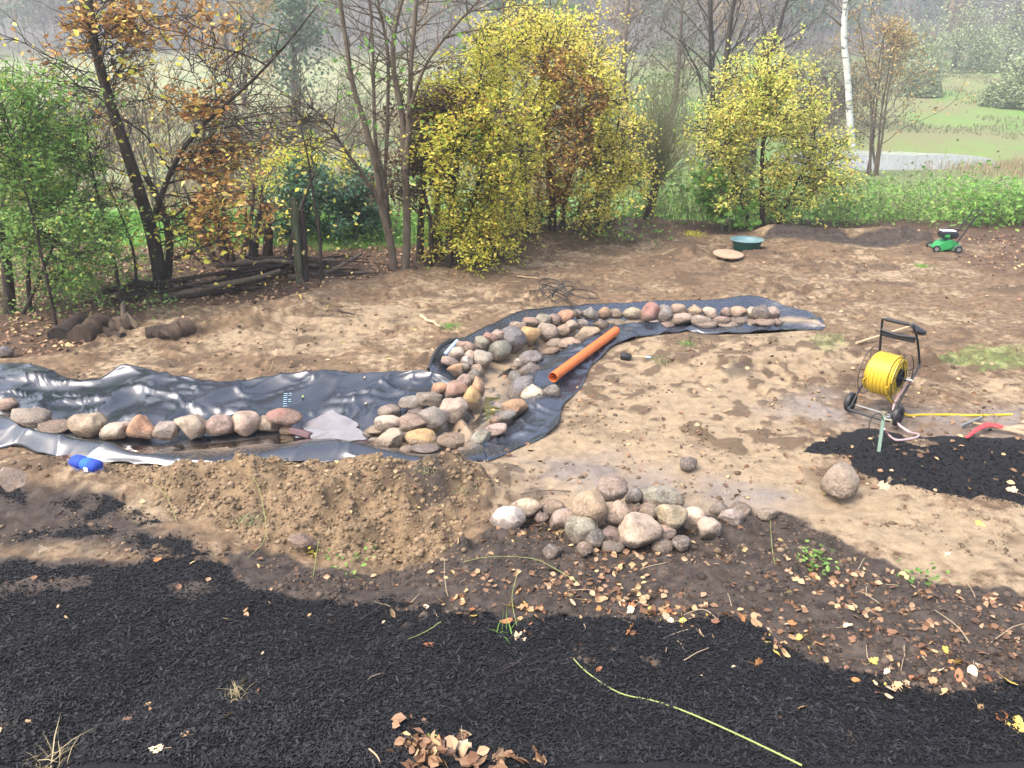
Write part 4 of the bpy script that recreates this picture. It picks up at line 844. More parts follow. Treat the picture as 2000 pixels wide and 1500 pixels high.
# --- dry brown shrub between the grey stems and the yellow trees
r = np.random.default_rng(26); b0 = gbase(822, 522); Y = b0[1] + .5; b0 = np.array([at(822, 522, Y)[0], Y, hs(at(822, 522, Y)[0], Y)])
st = [path([(820, 535), (822, 440), (830, 340), (845, 250)], Y, .09, .02, 12), path([(850, 530), (850, 430), (858, 330)], Y + .2, .07, .02, 10)]
tw, sites = leafy(np.concatenate([s_[0] for s_ in st]), [(835, 250, 45, 60), (820, 340, 55, 60), (860, 200, 50, 40, .6), (760, 360, 50, 40, .4)], Y, r, 14, 9, .5, 4.2, .8)
finish('withered_shrub', 'shrub with withered dull brown leaves beside the bare grey stems', 'shrub', b0, st, tw, [('crown', sites, .075, M['leaf_dry'], {})], M['bark_dark'])

# --- yellow trees
def yellow(name, label, basepx, stems, regs, seed, mat, limbs, size, extra=None, Yoff=0, lp=5.6, bark='bark_dark'):
    r = np.random.default_rng(seed); b0 = gbase(*basepx); Y = b0[1] + Yoff
    b0 = np.array([at(basepx[0], basepx[1], Y)[0], Y, 0]); b0[2] = hs(b0[0], Y)
    st = [path(pix, Y + .25 * i, r0, .015, 14) for i, (pix, r0) in enumerate(stems)]
    tw, sites = leafy(np.concatenate([s_[0] for s_ in st]), regs, Y, r, limbs, 9, .55, lp, 1.5, 3, .012, 1.3)
    sets = []
    if extra:
        k = inreg(sites, extra[0]) & (r.random(len(sites)) < .8); sets.append(('crown', sites[k], size * .9, M[extra[1]], {})); sites = sites[~k]
    sets.append(('crown', sites, size, M[mat], dict(flat=.45, droop=.3)))
    return finish(name, label, 'tree', b0, st, tw, sets, M[bark])
yellow('hornbeam_tree', 'bushy yellow green tree leafy down to the soil beside the bare grey stems', (880, 520),
       [([(876, 530), (880, 440), (890, 330), (930, 200), (945, 90)], .10), ([(900, 525), (915, 430), (945, 320), (985, 200)], .07), ([(868, 528), (855, 430), (865, 320), (890, 230)], .06)],
       [(930, 330, 90, 90, 1.3), (945, 440, 85, 60, 1.3), (900, 240, 65, 60, .9), (960, 200, 60, 60, .8), (985, 300, 60, 90, .9), (905, 480, 60, 30, .5), (945, 110, 70, 60, .5), (865, 195, 55, 30, .5), (850, 290, 30, 60, .5), (1010, 380, 50, 60, .5)], 31, 'leaf_ygreen', 18, .064)
yellow('hornbeam_tree', 'broad golden yellow tree with brown inner leaves at the middle of the far hedge', (1075, 470),
       [([(1075, 478), (1080, 400), (1070, 300), (1060, 180), (1070, 60)], .10), ([(1095, 474), (1105, 380), (1130, 270), (1160, 150)], .08), ([(1040, 480), (1030, 400), (1020, 300), (1000, 180)], .08), ([(1130, 468), (1150, 400), (1190, 320)], .05)],
       [(1050, 330, 80, 90, 1.1), (1060, 200, 75, 70, 1.0), (1130, 170, 75, 60, 1.0), (1190, 250, 60, 75, 1.1), (1140, 350, 90, 70, 1.1), (1100, 90, 80, 50, .5), (1030, 90, 70, 60, .45), (1210, 370, 55, 50, .6), (1100, 260, 80, 70, .9), (1230, 300, 35, 70, .6), (1010, 420, 60, 50, .6)],
       32, 'leaf_yellow', 18, .064, ([(1085, 125, 60, 35), (1140, 190, 50, 45), (1110, 280, 50, 80), (1080, 360, 40, 50)], 'leaf_brown'), .4)
yellow('hornbeam_tree', 'thin tall pale yellow tree reaching the top edge behind the golden yellow tree', (1000, 480),
       [([(1000, 490), (1000, 380), (990, 220), (985, 80), (980, -60)], .07), ([(1010, 490), (1040, 300), (1060, 120), (1075, 0)], .05)],
       [(985, 70, 60, 70, .9), (1060, 60, 70, 60, .8), (1130, 60, 60, 50, .6), (980, 170, 60, 60, .6), (1160, 110, 50, 50, .5)], 33, 'leaf_yellow', 12, .066, None, 1.8, 5.5, 'bark_grey')
yellow('maple_tree', 'rounded yellow small tree behind the green tub, left of the birch', (1480, 452),
       [([(1490, 462), (1488, 380), (1490, 280), (1500, 170), (1500, 100)], .07), ([(1470, 460), (1440, 360), (1410, 250), (1395, 190)], .05), ([(1510, 460), (1550, 370), (1590, 290)], .05)],
       [(1490, 130, 65, 45, 1.0), (1440, 200, 75, 50, 1.0), (1520, 190, 60, 50, .9), (1480, 270, 110, 60, 1.2), (1395, 290, 55, 80, .8), (1580, 290, 75, 60, .9), (1500, 360, 100, 55, .9), (1640, 330, 60, 35, .6), (1410, 370, 55, 45, .6), (1570, 180, 40, 50, .4)], 34, 'leaf_lemon', 15, .072, None, .9, 4.8)
for (bx, by), rr, lab in [((838, 528), .055, 'dark trunk just left of the yellow green tree'), ((1030, 478), .05, 'dark trunk at the left foot of the golden yellow tree'), ((1165, 462), .045, 'dark leaning trunk at the right foot of the golden yellow tree'), ((1190, 458), .03, 'thin dark stem left of the pollard willow')]:
    r = np.random.default_rng(bx); b0 = gbase(bx, by); b0[1] += .3; b0[2] = hs(b0[0], b0[1])
    s0 = path([(bx, by + 8), (bx + r.uniform(-4, 4), by - 90), (bx + r.uniform(-15, 25), by - 200), (bx + r.uniform(-20, 40), by - 320)], b0[1], rr, .012, 12)
    tw, sites = leafy(s0[0], [(bx + 10, by - 220, 50, 90)], b0[1], r, 8, 6, .5, .8, .7, 2, .01)
    finish('young_tree', lab, 'tree', b0, [s0], tw, [('crown', sites, .08, M['leaf_ygreen'], {})], M['bark_dark'])

# --- pollard willow with a brush of olive rods
r = np.random.default_rng(41); b0 = gbase(1262, 440); Y = b0[1] + .3; b0[1] = Y; b0[2] = hs(b0[0], Y)
s0 = path([(1258, 452), (1268, 410), (1276, 380), (1282, 352)], Y, .10, .085, 8); tw = []; head = s0[0][-1]
for k in range(150):
    a = r.normal() * .62; e = r.uniform(-.6, .6); L = r.uniform(.9, 3.0) * (1 - .35 * abs(a)); P = wander(head + r.normal(size=3) * .08, (math.sin(a), e, math.cos(a)), L, 8, r, .05, .02)
    tw.append((P, np.linspace(.008, .002, 9)))
    for j in range(5): p, d = off_branch(P, r.uniform(.3, 1), r, .6); tw.append((wander(p, d, r.uniform(.2, .6), 3, r, .1, .03), np.linspace(.004, .002, 4)))
sites = np.concatenate([t[0][2:] for t in tw if len(t[0]) > 5]); sites = np.repeat(sites, 2, 0); sites = sites + r.normal(size=sites.shape) * .10
finish('pollard_willow', 'pollarded willow with dark short trunk and a brush of olive rods', 'tree', b0, [s0], tw, [('crown', sites, .05, M['leaf_olive'], dict(aspect=.3))], M['bark_dark'], M['bark_olive'])

# --- bright green sapling by the tub
r = np.random.default_rng(42); b0 = gbase(1415, 456); Y = b0[1] + .2; b0[1] = Y; b0[2] = hs(b0[0], Y)
st = [path([(1410 + 14 * k, 462), (1408 + 18 * k, 400), (1385 + 36 * k, 325)], Y, .02, .008, 8) for k in range(3)]
tw, sites = leafy(np.concatenate([s_[0] for s_ in st]), [(1400, 370, 40, 45), (1440, 400, 45, 40), (1385, 330, 20, 30, .4)], Y, r, 8, 6, .35, 3.2, .5, 2, .008)
finish('hazel_sapling', 'bright green broad-leaved sapling behind the green tub', 'shrub', b0, st, tw, [('crown', sites, .13, M['leaf_bright'], dict(aspect=.85))], M['bark_olive'])

# --- birch in the valley
b0 = at(1664, 292, 40.0); b0[2] = hs(b0[0], 40.0); r = np.random.default_rng(43)
st = [path([(1666, 300), (1660, 240), (1656, 160), (1648, 70), (1652, 0), (1654, -90), (1656, -220)], 40.0, .165, .11, 24)]
p, d = st[0][0][13], None; L1 = spline([at(1646, 52, 40), at(1628, 36, 40), at(1612, 24, 40)], 6)
tw = [(L1, np.linspace(.07, .02, 6))]
for k in range(80):
    p, d = off_branch(st[0][0], r.uniform(.55, 1), r, r.uniform(.5, 1.0)); T = wander(p, d, r.uniform(1, 3), 8, r, .12, -.05); tw.append((T, np.linspace(.02, .006, 9)))
sites = np.concatenate([t[0][4:] for t in tw[1:]]); sites = np.repeat(sites, 3, 0) + r.normal(size=(len(sites) * 3, 3)) * .3
finish('birch_tree', 'white-barked birch standing at the edge of the valley pool', 'tree', b0, st, tw, [('crown', sites[r.random(len(sites)) < .4], .12, M['far_rust'], {})], M['birch'], M['bark_grey'])

# --- bare and half-bare trees at middle distance
def valley_tree(name, label, px, pybase, Y, H, spread, seed, mat, nleaf, size, bark='bark_dark', stems=1, group=None, low=.25, dome=0):
    r = np.random.default_rng(seed); b0 = at(px, pybase, Y); b0[2] = hs(b0[0], Y); st = []; tw = []; sites = []
    for s_ in range(stems):
        P = wander(b0 - [0, 0, .3] + r.normal(size=3) * [.3, .3, 0], (r.normal() * .12, 0, 1), H * r.uniform(.8, 1), 12, r, .05, .03); st.append((P, np.linspace((.022 if stems < 4 else .009) * H, .02, 13)))
        for k in range(int(26 / stems) + 5):
            f = r.uniform(low, .97); p, d = off_branch(P, f, r, r.uniform(.6, 1.1)); T = wander(p, d, spread * (1.15 - f) * r.uniform(.7, 1.4), 8, r, .10, .05); tw.append((T, np.linspace((.006 if stems < 4 else .003) * H * (1.2 - f), .006, 9)))
            for j in range(6):
                p, d = off_branch(T, r.uniform(.25, 1), r, r.uniform(.4, .9)); Q = wander(p, d, spread * r.uniform(.12, .35), 5, r, .14, .03); tw.append((Q, np.linspace(.012, .004, 6))); sites.append(Q[2:])
    sites = np.concatenate(sites); k = r.integers(0, len(sites), nleaf); C = sites[k] + r.normal(size=(nleaf, 3)) * .18 * size / .15
    if dome:
        u = r.normal(size=(dome, 3)); u /= np.linalg.norm(u, axis=1, keepdims=True); u[:, 2] = np.abs(u[:, 2]); u *= (.8 + .5 * vn3(u * 2.2, seed))[:, None] * r.uniform(.6, 1, (dome, 1)) ** .4; C = np.concatenate([C, b0 + u * [spread, spread * .8, H * .85]])
    return finish(name, label, 'tree', b0, st, tw, [('crown', C, size, M[mat], dict(flat=.7))], M[bark], None, group)
valley_tree('oak_tree', 'dark bare spreading tree above the yellow maple', 1385, 330, 44, 13, 6.5, 51, 'far_grey', 900, .16, stems=2)
valley_tree('bare_tree', 'dark bare tree rising straight above the yellow maple crown', 1475, 330, 47, 13, 5, 52, 'far_grey', 900, .16)
valley_tree('lime_tree', 'tree with thin tan foliage right behind the birch', 1712, 300, 47, 9.0, 4.6, 53, 'far_rust', 2600, .15, 'bark_grey', 5)
valley_tree('thorn_bush', 'grey brown bare thicket between yellow maple and birch', 1600, 320, 42, 5.5, 4.0, 54, 'far_grey', 3200, .12, 'bark_grey', 5, None, .1)
valley_tree('thorn_bush', 'dull grey green bush behind the pollard willow', 1300, 330, 30, 5.2, 3.0, 55, 'leaf_olive', 2600, .10, 'bark_olive', 4, None, .1)
valley_tree('bare_tree', 'pale bare hazy tree right of the golden yellow tree crown', 1215, 300, 52, 14, 4.5, 56, 'far_grey', 1500, .18, 'bark_grey')
valley_tree('bare_tree', 'pale hazy tree trunk above the pollard willow', 1290, 300, 56, 14, 4.5, 57, 'far_grey', 1500, .18, 'bark_grey')
valley_tree('bare_bush', 'grey bare bush seen through the rust brown tree', 330, 420, 26, 4.2, 3.2, 58, 'far_rust', 500, .10, 'bark_grey', 5, None, .1)
valley_tree('bare_bush', 'bare grey bush right of the rust brown tree crown', 520, 400, 28, 4.0, 3.0, 59, 'far_rust', 500, .10, 'bark_grey', 5, None, .1)
valley_tree('pale_tree', 'pale green hazy tree at the top left of the bare grey stems', 590, 230, 60, 12, 4.5, 60, 'far_green', 2200, .30, 'bark_grey', 2)
valley_tree('pale_tree', 'hazy autumn tinted tree at the top behind the rust brown tree', 470, 230, 70, 13, 5, 61, 'far_rust', 2200, .30, 'bark_grey', 2)
valley_tree('conifer_tree', 'dark blue green hazy tree top between the two tallest yellow crowns', 1045, 200, 75, 15, 4.5, 62, 'far_green', 3000, .32, 'bark_dark', 2)
for i, (px, Y, H, sp_, mt_, lab) in enumerate([(150, 34, 5, 4, 'far_grey', 'grey bare scrub behind the green left shrub'), (250, 44, 6, 4.5, 'far_rust', 'faded tan scrub seen between shrub and leaning trunk'), (420, 40, 4.5, 4, 'far_grey', 'low grey scrub beyond the rust brown tree'), (600, 46, 4, 4, 'far_grey', 'low bare scrub beyond the pale yellow green bush'), (690, 62, 6, 5, 'leaf_olive', 'olive scrub seen between the bare grey stems'), (880, 60, 8, 5, 'far_grey', 'hazy grey scrub behind the yellow green tree top'), (1340, 70, 9, 6, 'far_green', 'dull green hazy scrub under the bare spreading tree'), (1560, 64, 8, 6, 'far_grey', 'mauve grey scrub left of the birch'), (1690, 72, 7, 5, 'far_grey', 'hazy grey scrub right behind the birch')]):
    valley_tree('scrub_bush', lab, px, 200, Y, H * .8, sp_, 170 + i, mt_, 1100, .10 + .0010 * Y, 'bark_olive', 5, 'bare scrub bushes in the valley', .05, 700)
for i, (px, Y, H, sp_, lab) in enumerate([(1860, 118, 7.5, 6.5, 'broad grey green willow bush on the far meadow edge'), (1960, 122, 8.5, 7, 'grey green willow bush at the top right corner'), (1775, 112, 6, 5, 'dark rounded willow bush left of the broad grey green one'), (1990, 84, 4.2, 3.4, 'dark bush on the meadow at the right edge'), (1800, 92, 3.2, 3, 'low dark bush in the middle of the meadow')]):
    valley_tree('willow_bush', lab, px, 160, Y, H, sp_, 70 + i, 'far_willow', 900, .30, 'bark_grey', 6, 'willow bushes on the far meadow', .05, 5200)

# --- the wood on the far hillside: one mass
r = np.random.default_rng(80); V = []; F_ = []; groups = {'far_grey': [], 'far_green': [], 'far_rust': []}; trunks = []
for k in range(760):
    y = 132 + 200 * r.random() ** .9; x = r.uniform(-.72, .72) * y + r.normal() * 4
    if (x > .36 * y and y < 165) or (x < -.56 * y and r.random() < .7): continue
    h = r.uniform(9, 17); z0 = float(hs(x, y)); kind = r.choice(['far_grey', 'far_grey', 'far_grey', 'far_green', 'far_green', 'far_rust'])
    trunks.append((np.array([[x, y, z0 - .5], [x + r.normal() * .3, y, z0 + h * .5], [x + r.normal() * .6, y, z0 + h * .92]]), np.array([.10, .07, .03]), 4))
    for b_ in range(7): 
        p0 = np.array([x, y, z0 + h * r.uniform(.3, .8)]); q = r.normal(size=3) * [2.4, 2.4, .8] + [0, 0, 2.0]; trunks.append((np.array([p0, p0 + q * .5 + [0, 0, -.2], p0 + q]), np.array([.07, .05, .02]), 3))
    n = 330 if kind != 'far_grey' else 330; u = r.normal(size=(n, 3)); u /= np.linalg.norm(u, axis=1, keepdims=True); u *= r.uniform(.35, 1, (n, 1)) ** .6
    groups[kind].append(np.array([x, y, z0 + h * .62]) + u * [h * .27, h * .27, h * .40])
v, f = tubes_np(trunks); fw = obj('far_wood', mesh_np('far_wood', v, f), M['bark_grey']); tag(fw, 'hazy mixed wood covering the far hillside', 'wood', None, 'stuff')
for kname, L in groups.items():
    v, f = leaves_np(np.concatenate(L), .75 if kname != 'far_grey' else .8, r, .9, .5 if kname != 'far_grey' else .16, 0); o = obj('foliage', mesh_np('foliage', v, f, False), M[kname], fw); o['kind'] = 'stuff'

# --- undergrowth along the far edge of the plot (uncountable)
def scatter(n, fx, r): return np.array([fx(r) for _ in range(n)])
def ground_cover(name, label, spots, hgt, per, size, mat, seed, aspect=.62, spread=.22, cat='undergrowth'):
    r = np.random.default_rng(seed); C = []; tw = []
    for (x, y), h in zip(spots, hgt):
        z0 = float(hs(x, y)); P = wander((x, y, z0 - .05), (r.normal() * .25, r.normal() * .25, 1), h, 4, r, .12, 0); tw.append((P, np.linspace(.009, .003, 5), 3))
        k = r.integers(1, 5, per); C.append(P[k] + r.normal(size=(per, 3)) * [spread, spread, .1])
    v, f = tubes_np(tw); o = obj(name, mesh_np(name, v, f), M['bark_olive']); tag(o, label, cat, None, 'stuff')
    v, f = leaves_np(np.concatenate(C), size, r, .5, aspect, .1); q = obj('leaves', mesh_np('leaves', v, f, False), M[mat], o); q['kind'] = 'stuff'
r = np.random.default_rng(81); sp_ = []; hg = []
for k in range(1500):
    px = r.uniform(1230, 2150); y = r.uniform(19.2, 27.0); x = (px - 1000) / FPX * y
    b_ = G(min(px, 1999), 470)[1]
    sp_.append((x, y + .3)); hg.append(r.uniform(.35, 1.2) * (.35 + 1.5 * vn(x * .9, y * .9, 3) ** 1.3))
ground_cover('undergrowth', 'belt of nettles and brambles along the far edge of the dug plot', sp_[:1000], hg[:1000], 13, .10, 'leaf_green', 82)
ground_cover('undergrowth', 'dull olive and brown weeds mixed into the far bramble belt', sp_[1000:], [h_ * 1.25 for h_ in hg[1000:]], 11, .085, 'leaf_olive', 182)
sp_ = [((r.uniform(1850, 2150) - 1000) / FPX * 20.2, r.uniform(19.3, 21.0)) for k in range(170)]
ground_cover('undergrowth', 'bright green weeds at the right edge behind the mower', sp_, r.uniform(.5, 1.2, 170), 12, .12, 'leaf_bright', 83)
sp_ = [((px_ - 1000) / FPX * y_, y_) for px_, y_ in zip(r.uniform(640, 1300, 330), r.uniform(17.2, 22, 330))]
ground_cover('undergrowth', 'shady green weeds under the yellow trees', sp_, r.uniform(.3, .9, 330), 11, .09, 'leaf_green', 84)
sp_ = [((px_ - 1000) / FPX * y_, y_) for px_, y_ in zip(r.uniform(-100, 330, 260), r.uniform(12.2, 16.5, 260))]
ground_cover('undergrowth', 'sparse green seedlings under the left shrub and the rust brown tree', sp_, r.uniform(.15, .5, 260), 7, .06, 'leaf_green', 85)
# grass in the clearings and valley
def grass(name, label, pts, h, mat, seed, wid=.012, lean=.35, cat='grass'):
    r = np.random.default_rng(seed); n = len(pts); P = np.concatenate([pts, hs(pts[:, 0], pts[:, 1])[:, None] - .02], 1)
    a = r.uniform(0, 6.28, n); hh = h * r.uniform(.5, 1.3, n); s_ = np.stack([np.cos(a), np.sin(a), 0 * a], 1) * wid; l = r.normal(size=(n, 3)) * lean * hh[:, None]; l[:, 2] = hh
    V = np.stack([P - s_, P + s_, P + l * .55 + s_ * .7, P + l * .55 - s_ * .7, P + l], 1).reshape(-1, 3); i = np.arange(n)[:, None] * 5
    o = obj(name, mesh_np(name, V, [i + [0, 1, 2, 3], i + [3, 2, 4]]), M[mat]); return tag(o, label, cat, None, 'stuff')
r = np.random.default_rng(86)
g1 = np.stack([r.uniform(-13, -1.5, 26000), r.uniform(15.8, 24, 26000)], 1); g1 = g1[amask(g1[:, 0], g1[:, 1], 0, ATTR_B) > .4]
grass('grass', 'short bright green grass in the clearing behind the left trees', g1, .13, 'grass', 87)
g2 = np.stack([r.uniform(0, 80, 40000), r.uniform(64, 130, 40000)], 1); k_ = fbm(g2[:, 0] / 5, g2[:, 1] / 5, 3, 4) > .03
grass('sedge_tufts', 'tufts of sedge and rushes over the far wet meadow', g2[k_], .32, 'leaf_olive', 88, .045, .4)
g3 = np.stack([r.uniform(10, 45, 12000), r.uniform(46, 53.5, 12000)], 1)
grass('reed_bed', 'belt of dry brown reeds along the valley pool', g3[(r.random(len(g3)) < ss(24, 31, g3[:, 0])) & (fbm(g3[:, 0] / 3, g3[:, 1] / 3, 2, 3) > -.12)], .6, 'reed', 89, .02, .15, 'reeds')
g4 = np.stack([r.uniform(-60, 2, 26000), r.uniform(30, 80, 26000)], 1)
grass('dry_sedge', 'pale dry sedge covering the valley floor behind the left trees', g4[fbm(g4[:, 0] / 6, g4[:, 1] / 6, 3, 14) > -.12], .7, 'reed', 90, .05, .3)

# ------------------------------------------------------------------ made things
# orange drain pipe lying over the stream liner
A_, B_ = W(1080, 737, .13), W(1203, 646, .15)
root = empty('drain_pipe', A_ - [0, 0, .06]); tag(root, 'orange plastic drain pipe lying across the stream liner', 'pipe'); b = np.array(root.location)
d = B_ - A_; L = np.linalg.norm(d); d /= L; u = np.cross(d, [0, 0, 1]); u /= np.linalg.norm(u); v_ = np.cross(u, d); R = np.stack([u, v_, d], 1)
MB().lathe([(.0625, 0), (.0625, L), (.0585, L), (.0585, .0), (.0625, 0)], 28, A_ - b, R).build('pipe_wall', M['orange'], root)
MB().lathe([(.0632, .0), (.066, .01), (.066, .05), (.0632, .06)], 28, A_ - b + d * (L - .10), R).build('end_bead', M['orange'], root)

# hose reel cart
O = W(1706, 818, .0); O[2] = hs(O[0], O[1]) + .0
a_ = np.array([.69, -.724, 0]); f_ = np.array([-.724, -.69, 0]); up = np.array([0, 0, 1.0])
def L3(ai, fi, z_): return a_ * ai + f_ * fi + up * z_
cart = empty('hose_reel_cart', O); tag(cart, 'black wheeled hose reel cart wound with yellow hose', 'hose reel')
for s_ in (-1, 1):
    fr = spline([L3(s_ * .22, .14, .10), L3(s_ * .23, -.10, .30), L3(s_ * .23, -.40, .56), L3(s_ * .225, -.42, .62), L3(s_ * .20, -.30, .90), L3(s_ * .17, -.20, 1.06)], 26)
    MB().tube(fr, .0135, 10).build('side_tube', M['blackmetal'], cart)
MB().tube(spline([L3(-.22, .14, .10), L3(-.20, .18, .075), L3(.20, .18, .075), L3(.22, .14, .10)], 16), .0135, 10).build('base_tube', M['blackmetal'], cart)
MB().tube(spline([L3(-.17, -.20, 1.06), L3(-.14, -.185, 1.085), L3(.14, -.185, 1.085), L3(.17, -.20, 1.06)], 14), .0135, 10).build('handle_bar', M['blackmetal'], cart)
MB().tube([L3(-.13, -.185, 1.086), L3(.13, -.185, 1.086)], .021, 12).build('grip', M['black'], cart)
pl = MB(); pl.tube(spline([L3(-.195, -.27, .935), L3(0, -.27, .915), L3(.195, -.27, .935)], 8), .012, 6); pl.box(L3(0, -.285, .895), (.37, .012, .075), np.stack([a_, f_, up], 1), .004); pl.build('crossbar', M['blackmetal'], cart)
MB().tube([L3(-.25, .05, .10), L3(.25, .05, .10)], .009, 8).build('axle', M['greymetal'], cart)
Rw = np.stack([f_, up, a_], 1)
for s_ in (-1, 1):
    wl_ = empty('wheel', L3(s_ * .27, .05, .115)); wl_.parent = cart
    MB().lathe([(.062, -.03), (.10, -.032), (.113, -.02), (.115, 0), (.113, .02), (.10, .032), (.062, .03), (.062, -.03)], 30, (0, 0, 0), Rw).build('tyre', M['black'], wl_)
    MB().lathe([(.0, -.016), (.02, -.03), (.028, -.014), (.061, -.02), (.061, .02), (.028, .014), (.02, .03), (.0, .016)], 24, (0, 0, 0), Rw).build('rim', M['blackmetal'], wl_)
cz = (-.12, .485)
MB().tube([L3(-.20, cz[0], cz[1]), L3(.23, cz[0], cz[1])], .02, 10).build('spindle', M['blackmetal'], cart)
MB().lathe([(.10, -.17), (.10, .17), (.094, .17), (.094, -.17), (.10, -.17)], 24, L3(0, *cz), Rw).build('drum', M['blackmetal'], cart)
for s_ in (-1, 1):
    g_ = MB(); t_ = np.linspace(0, 2 * math.pi, 41)[:-1]
    g_.tube([L3(s_ * .185, cz[0] + .275 * math.cos(q), cz[1] + .275 * math.sin(q)) for q in t_], .005, 6, closed=True)
    for q in np.arange(6) * math.pi / 3 + .3: g_.tube([L3(s_ * .185, cz[0] + .09 * math.cos(q), cz[1] + .09 * math.sin(q)), L3(s_ * .185, cz[0] + .275 * math.cos(q), cz[1] + .275 * math.sin(q))], .004, 6)
    g_.tube([L3(s_ * .185, cz[0] + .10 * math.cos(q), cz[1] + .10 * math.sin(q)) for q in t_], .005, 6, closed=True)
    g_.build('wire_guard', M['blackmetal'], cart)
pts = []; r = np.random.default_rng(3)
for layer, rad in enumerate((.118, .146, .174, .202, .226)):
    for k in range(11 * 26):
        q = 2 * math.pi * k / 26; s_ = (k / (11 * 26) * 2 - 1) * (1 if layer % 2 == 0 else -1)
        lim = .155 if layer < 4 else .115
        pts.append(L3(s_ * lim, cz[0] + (rad + .004 * math.sin(k * .37 + layer)) * math.cos(q), cz[1] + (rad + .004 * math.sin(k * .37 + layer)) * math.sin(q)))
MB().tube(np.array(pts), .0145, 6).build('hose_coil', M['yellow'], cart)
MB().tube([L3(.17, cz[0], cz[1]), L3(.29, cz[0], cz[1] + .005)], .016, 10).build('inlet_coupling', M['greymetal'], cart)
# yellow hose end trailing off to the right
hp = [np.array(O) + L3(.10, -.02, .27), W(1758, 800, .12), W(1772, 811, .04)]
for px, py in ((1800, 813), (1850, 813), (1900, 814), (1960, 813), (2020, 809), (2120, 800)): q = G(px, py); hp.append(q + [0, 0, .018])
tag(MB().tube(spline(hp, 60), .0155, 8).build('garden_hose', M['yellow']), 'yellow garden hose trailing from the reel to the right edge', 'hose')
# pinkish supply hose
hp = [np.array(O) + L3(.29, cz[0], cz[1] + .005), W(1772, 752, .42), W(1752, 778, .28), W(1745, 800, .18), W(1752, 825, .08), W(1775, 843, .05)]
for px, py in ((1793, 852), (1788, 858), (1768, 862), (1748, 862), (1734, 852)): hp.append(G(px, py) + [0, 0, .02])
hp.append(W(1727, 838, .14)); tag(MB().tube(spline(hp, 60), .0125, 8).build('supply_hose', M['pinkhose']), 'pale pink hose looping from the reel hub down to the tap post', 'hose')
# tap post
tp = G(1716, 884); root = empty('tap_post', tp); tag(root, 'green metal stake with brass tap in front of the hose reel', 'tap post')
top = W(1727, 806, .42) - tp
MB().box(top / 2, (.035, .022, np.linalg.norm(top) * 1.0), np.array(Vector(top).to_track_quat('Z', 'Y').to_matrix()), .004).build('stake', M['greenpole'], root)
q = MB(); q.tube([top * .86 + [0, -.01, 0], top * .86 + [.06, -.05, .0]], .014, 8); q.tube([top * .86 + [.06, -.05, .0], top * .86 + [.065, -.055, -.07]], .012, 8); q.build('tap', M['brass'], root)
MB().lathe([(0, .0), (.022, .002), (.024, .014), (.0, .02)], 14, top * .86 + [.03, -.03, .018]).build('tap_wheel', M['greymetal'], root)
MB().lathe([(.026, -.03), (.03, -.02), (.03, .02), (.026, .03)], 14, top * .98).build('clamp', M['brass'], root)
t_ = np.linspace(0, 2 * math.pi, 30); MB().tube(np.stack([top[0] * .75 - .06 + .075 * np.cos(t_), top[1] * .75 + .02 * np.sin(t_), top[2] * .62 + .13 * np.sin(t_)], 1), .005, 6).build('wire_loop', M['black'], root)

# tools at the right edge
def tool_rod(p, q, r0, k=10): return MB().tube([p, q], r0, k)
e1, e2 = G(1896, 833) + [0, 0, .05], G(2060, 868) + [0, 0, .04]
root = empty('garden_rake', G(1896, 838)); tag(root, 'grey metal rake lying on the mud with a wooden handle', 'rake'); b = np.array(root.location)
tool_rod(e1 - b, e2 - b, .013).build('handle', M['twig'], root)
h1, h2 = G(1876, 840) + [0, 0, .05], G(1916, 823) + [0, 0, .05]
MB().box((h1 + h2) / 2 - b, (np.linalg.norm(h2 - h1), .02, .025), rotz(math.atan2(*(h2 - h1)[[1, 0]]))).build('rake_head', M['greymetal'], root)
for k in range(8): p = h1 + (h2 - h1) * (k + .5) / 8 - b; MB().tube([p, p + [.0, -.005, -.055]], .004, 5).build('tine', M['greymetal'], root)
root = empty('red_hoe', G(1925, 852)); tag(root, 'red-bladed hoe with a wooden handle beside the mulch bed', 'hoe'); b = np.array(root.location)
bl = spline([G(1886, 858) + [0, 0, .015], G(1905, 850) + [0, 0, .07], G(1925, 845) + [0, 0, .10], G(1942, 845) + [0, 0, .09]], 10) - b
wd = np.linspace(.02, .055, 10); vv = np.concatenate([bl + np.array([0, 1, 0]) * wd[:, None], bl - np.array([0, 1, 0]) * wd[:, None], bl + np.array([0, 1, 0]) * wd[:, None] - [0, 0, .008], bl - np.array([0, 1, 0]) * wd[:, None] - [0, 0, .008]])
ff = [[i, i + 1, 10 + i + 1, 10 + i] for i in range(9)] + [[20 + i, 30 + i, 31 + i, 21 + i] for i in range(9)] + [[i, 20 + i, 21 + i, i + 1] for i in range(9)] + [[10 + i, 11 + i, 31 + i, 30 + i] for i in range(9)]
obj('blade', mesh_np('blade', vv, ff), M['red'], root)
MB().tube([bl[-1] + [-.01, 0, 0], bl[-1] + (G(1955, 848) + [0, 0, .08] - b - bl[-1]) * 1.0], .024, 10).build('socket', M['red'], root)
tool_rod(G(1953, 848) + [0, 0, .08] - b, G(2080, 872) + [0, 0, .05] - b, .014).build('handle', M['twig'], root)
root = empty('work_glove', G(1992, 842)); tag(root, 'grey and red work glove at the right edge above the hoe', 'glove')
v, f = ICO3; r = np.random.default_rng(9); pv = v * (1 + .25 * vn3(v * 2, 4))[:, None]
obj('palm', mesh_np('palm', pv * [.11, .06, .035] + [0, 0, .035], f), M['greymetal'] if False else M['lid'], root); obj('cuff', mesh_np('cuff', pv * [.055, .05, .04] + [.10, -.01, .045], f), M['red'], root)
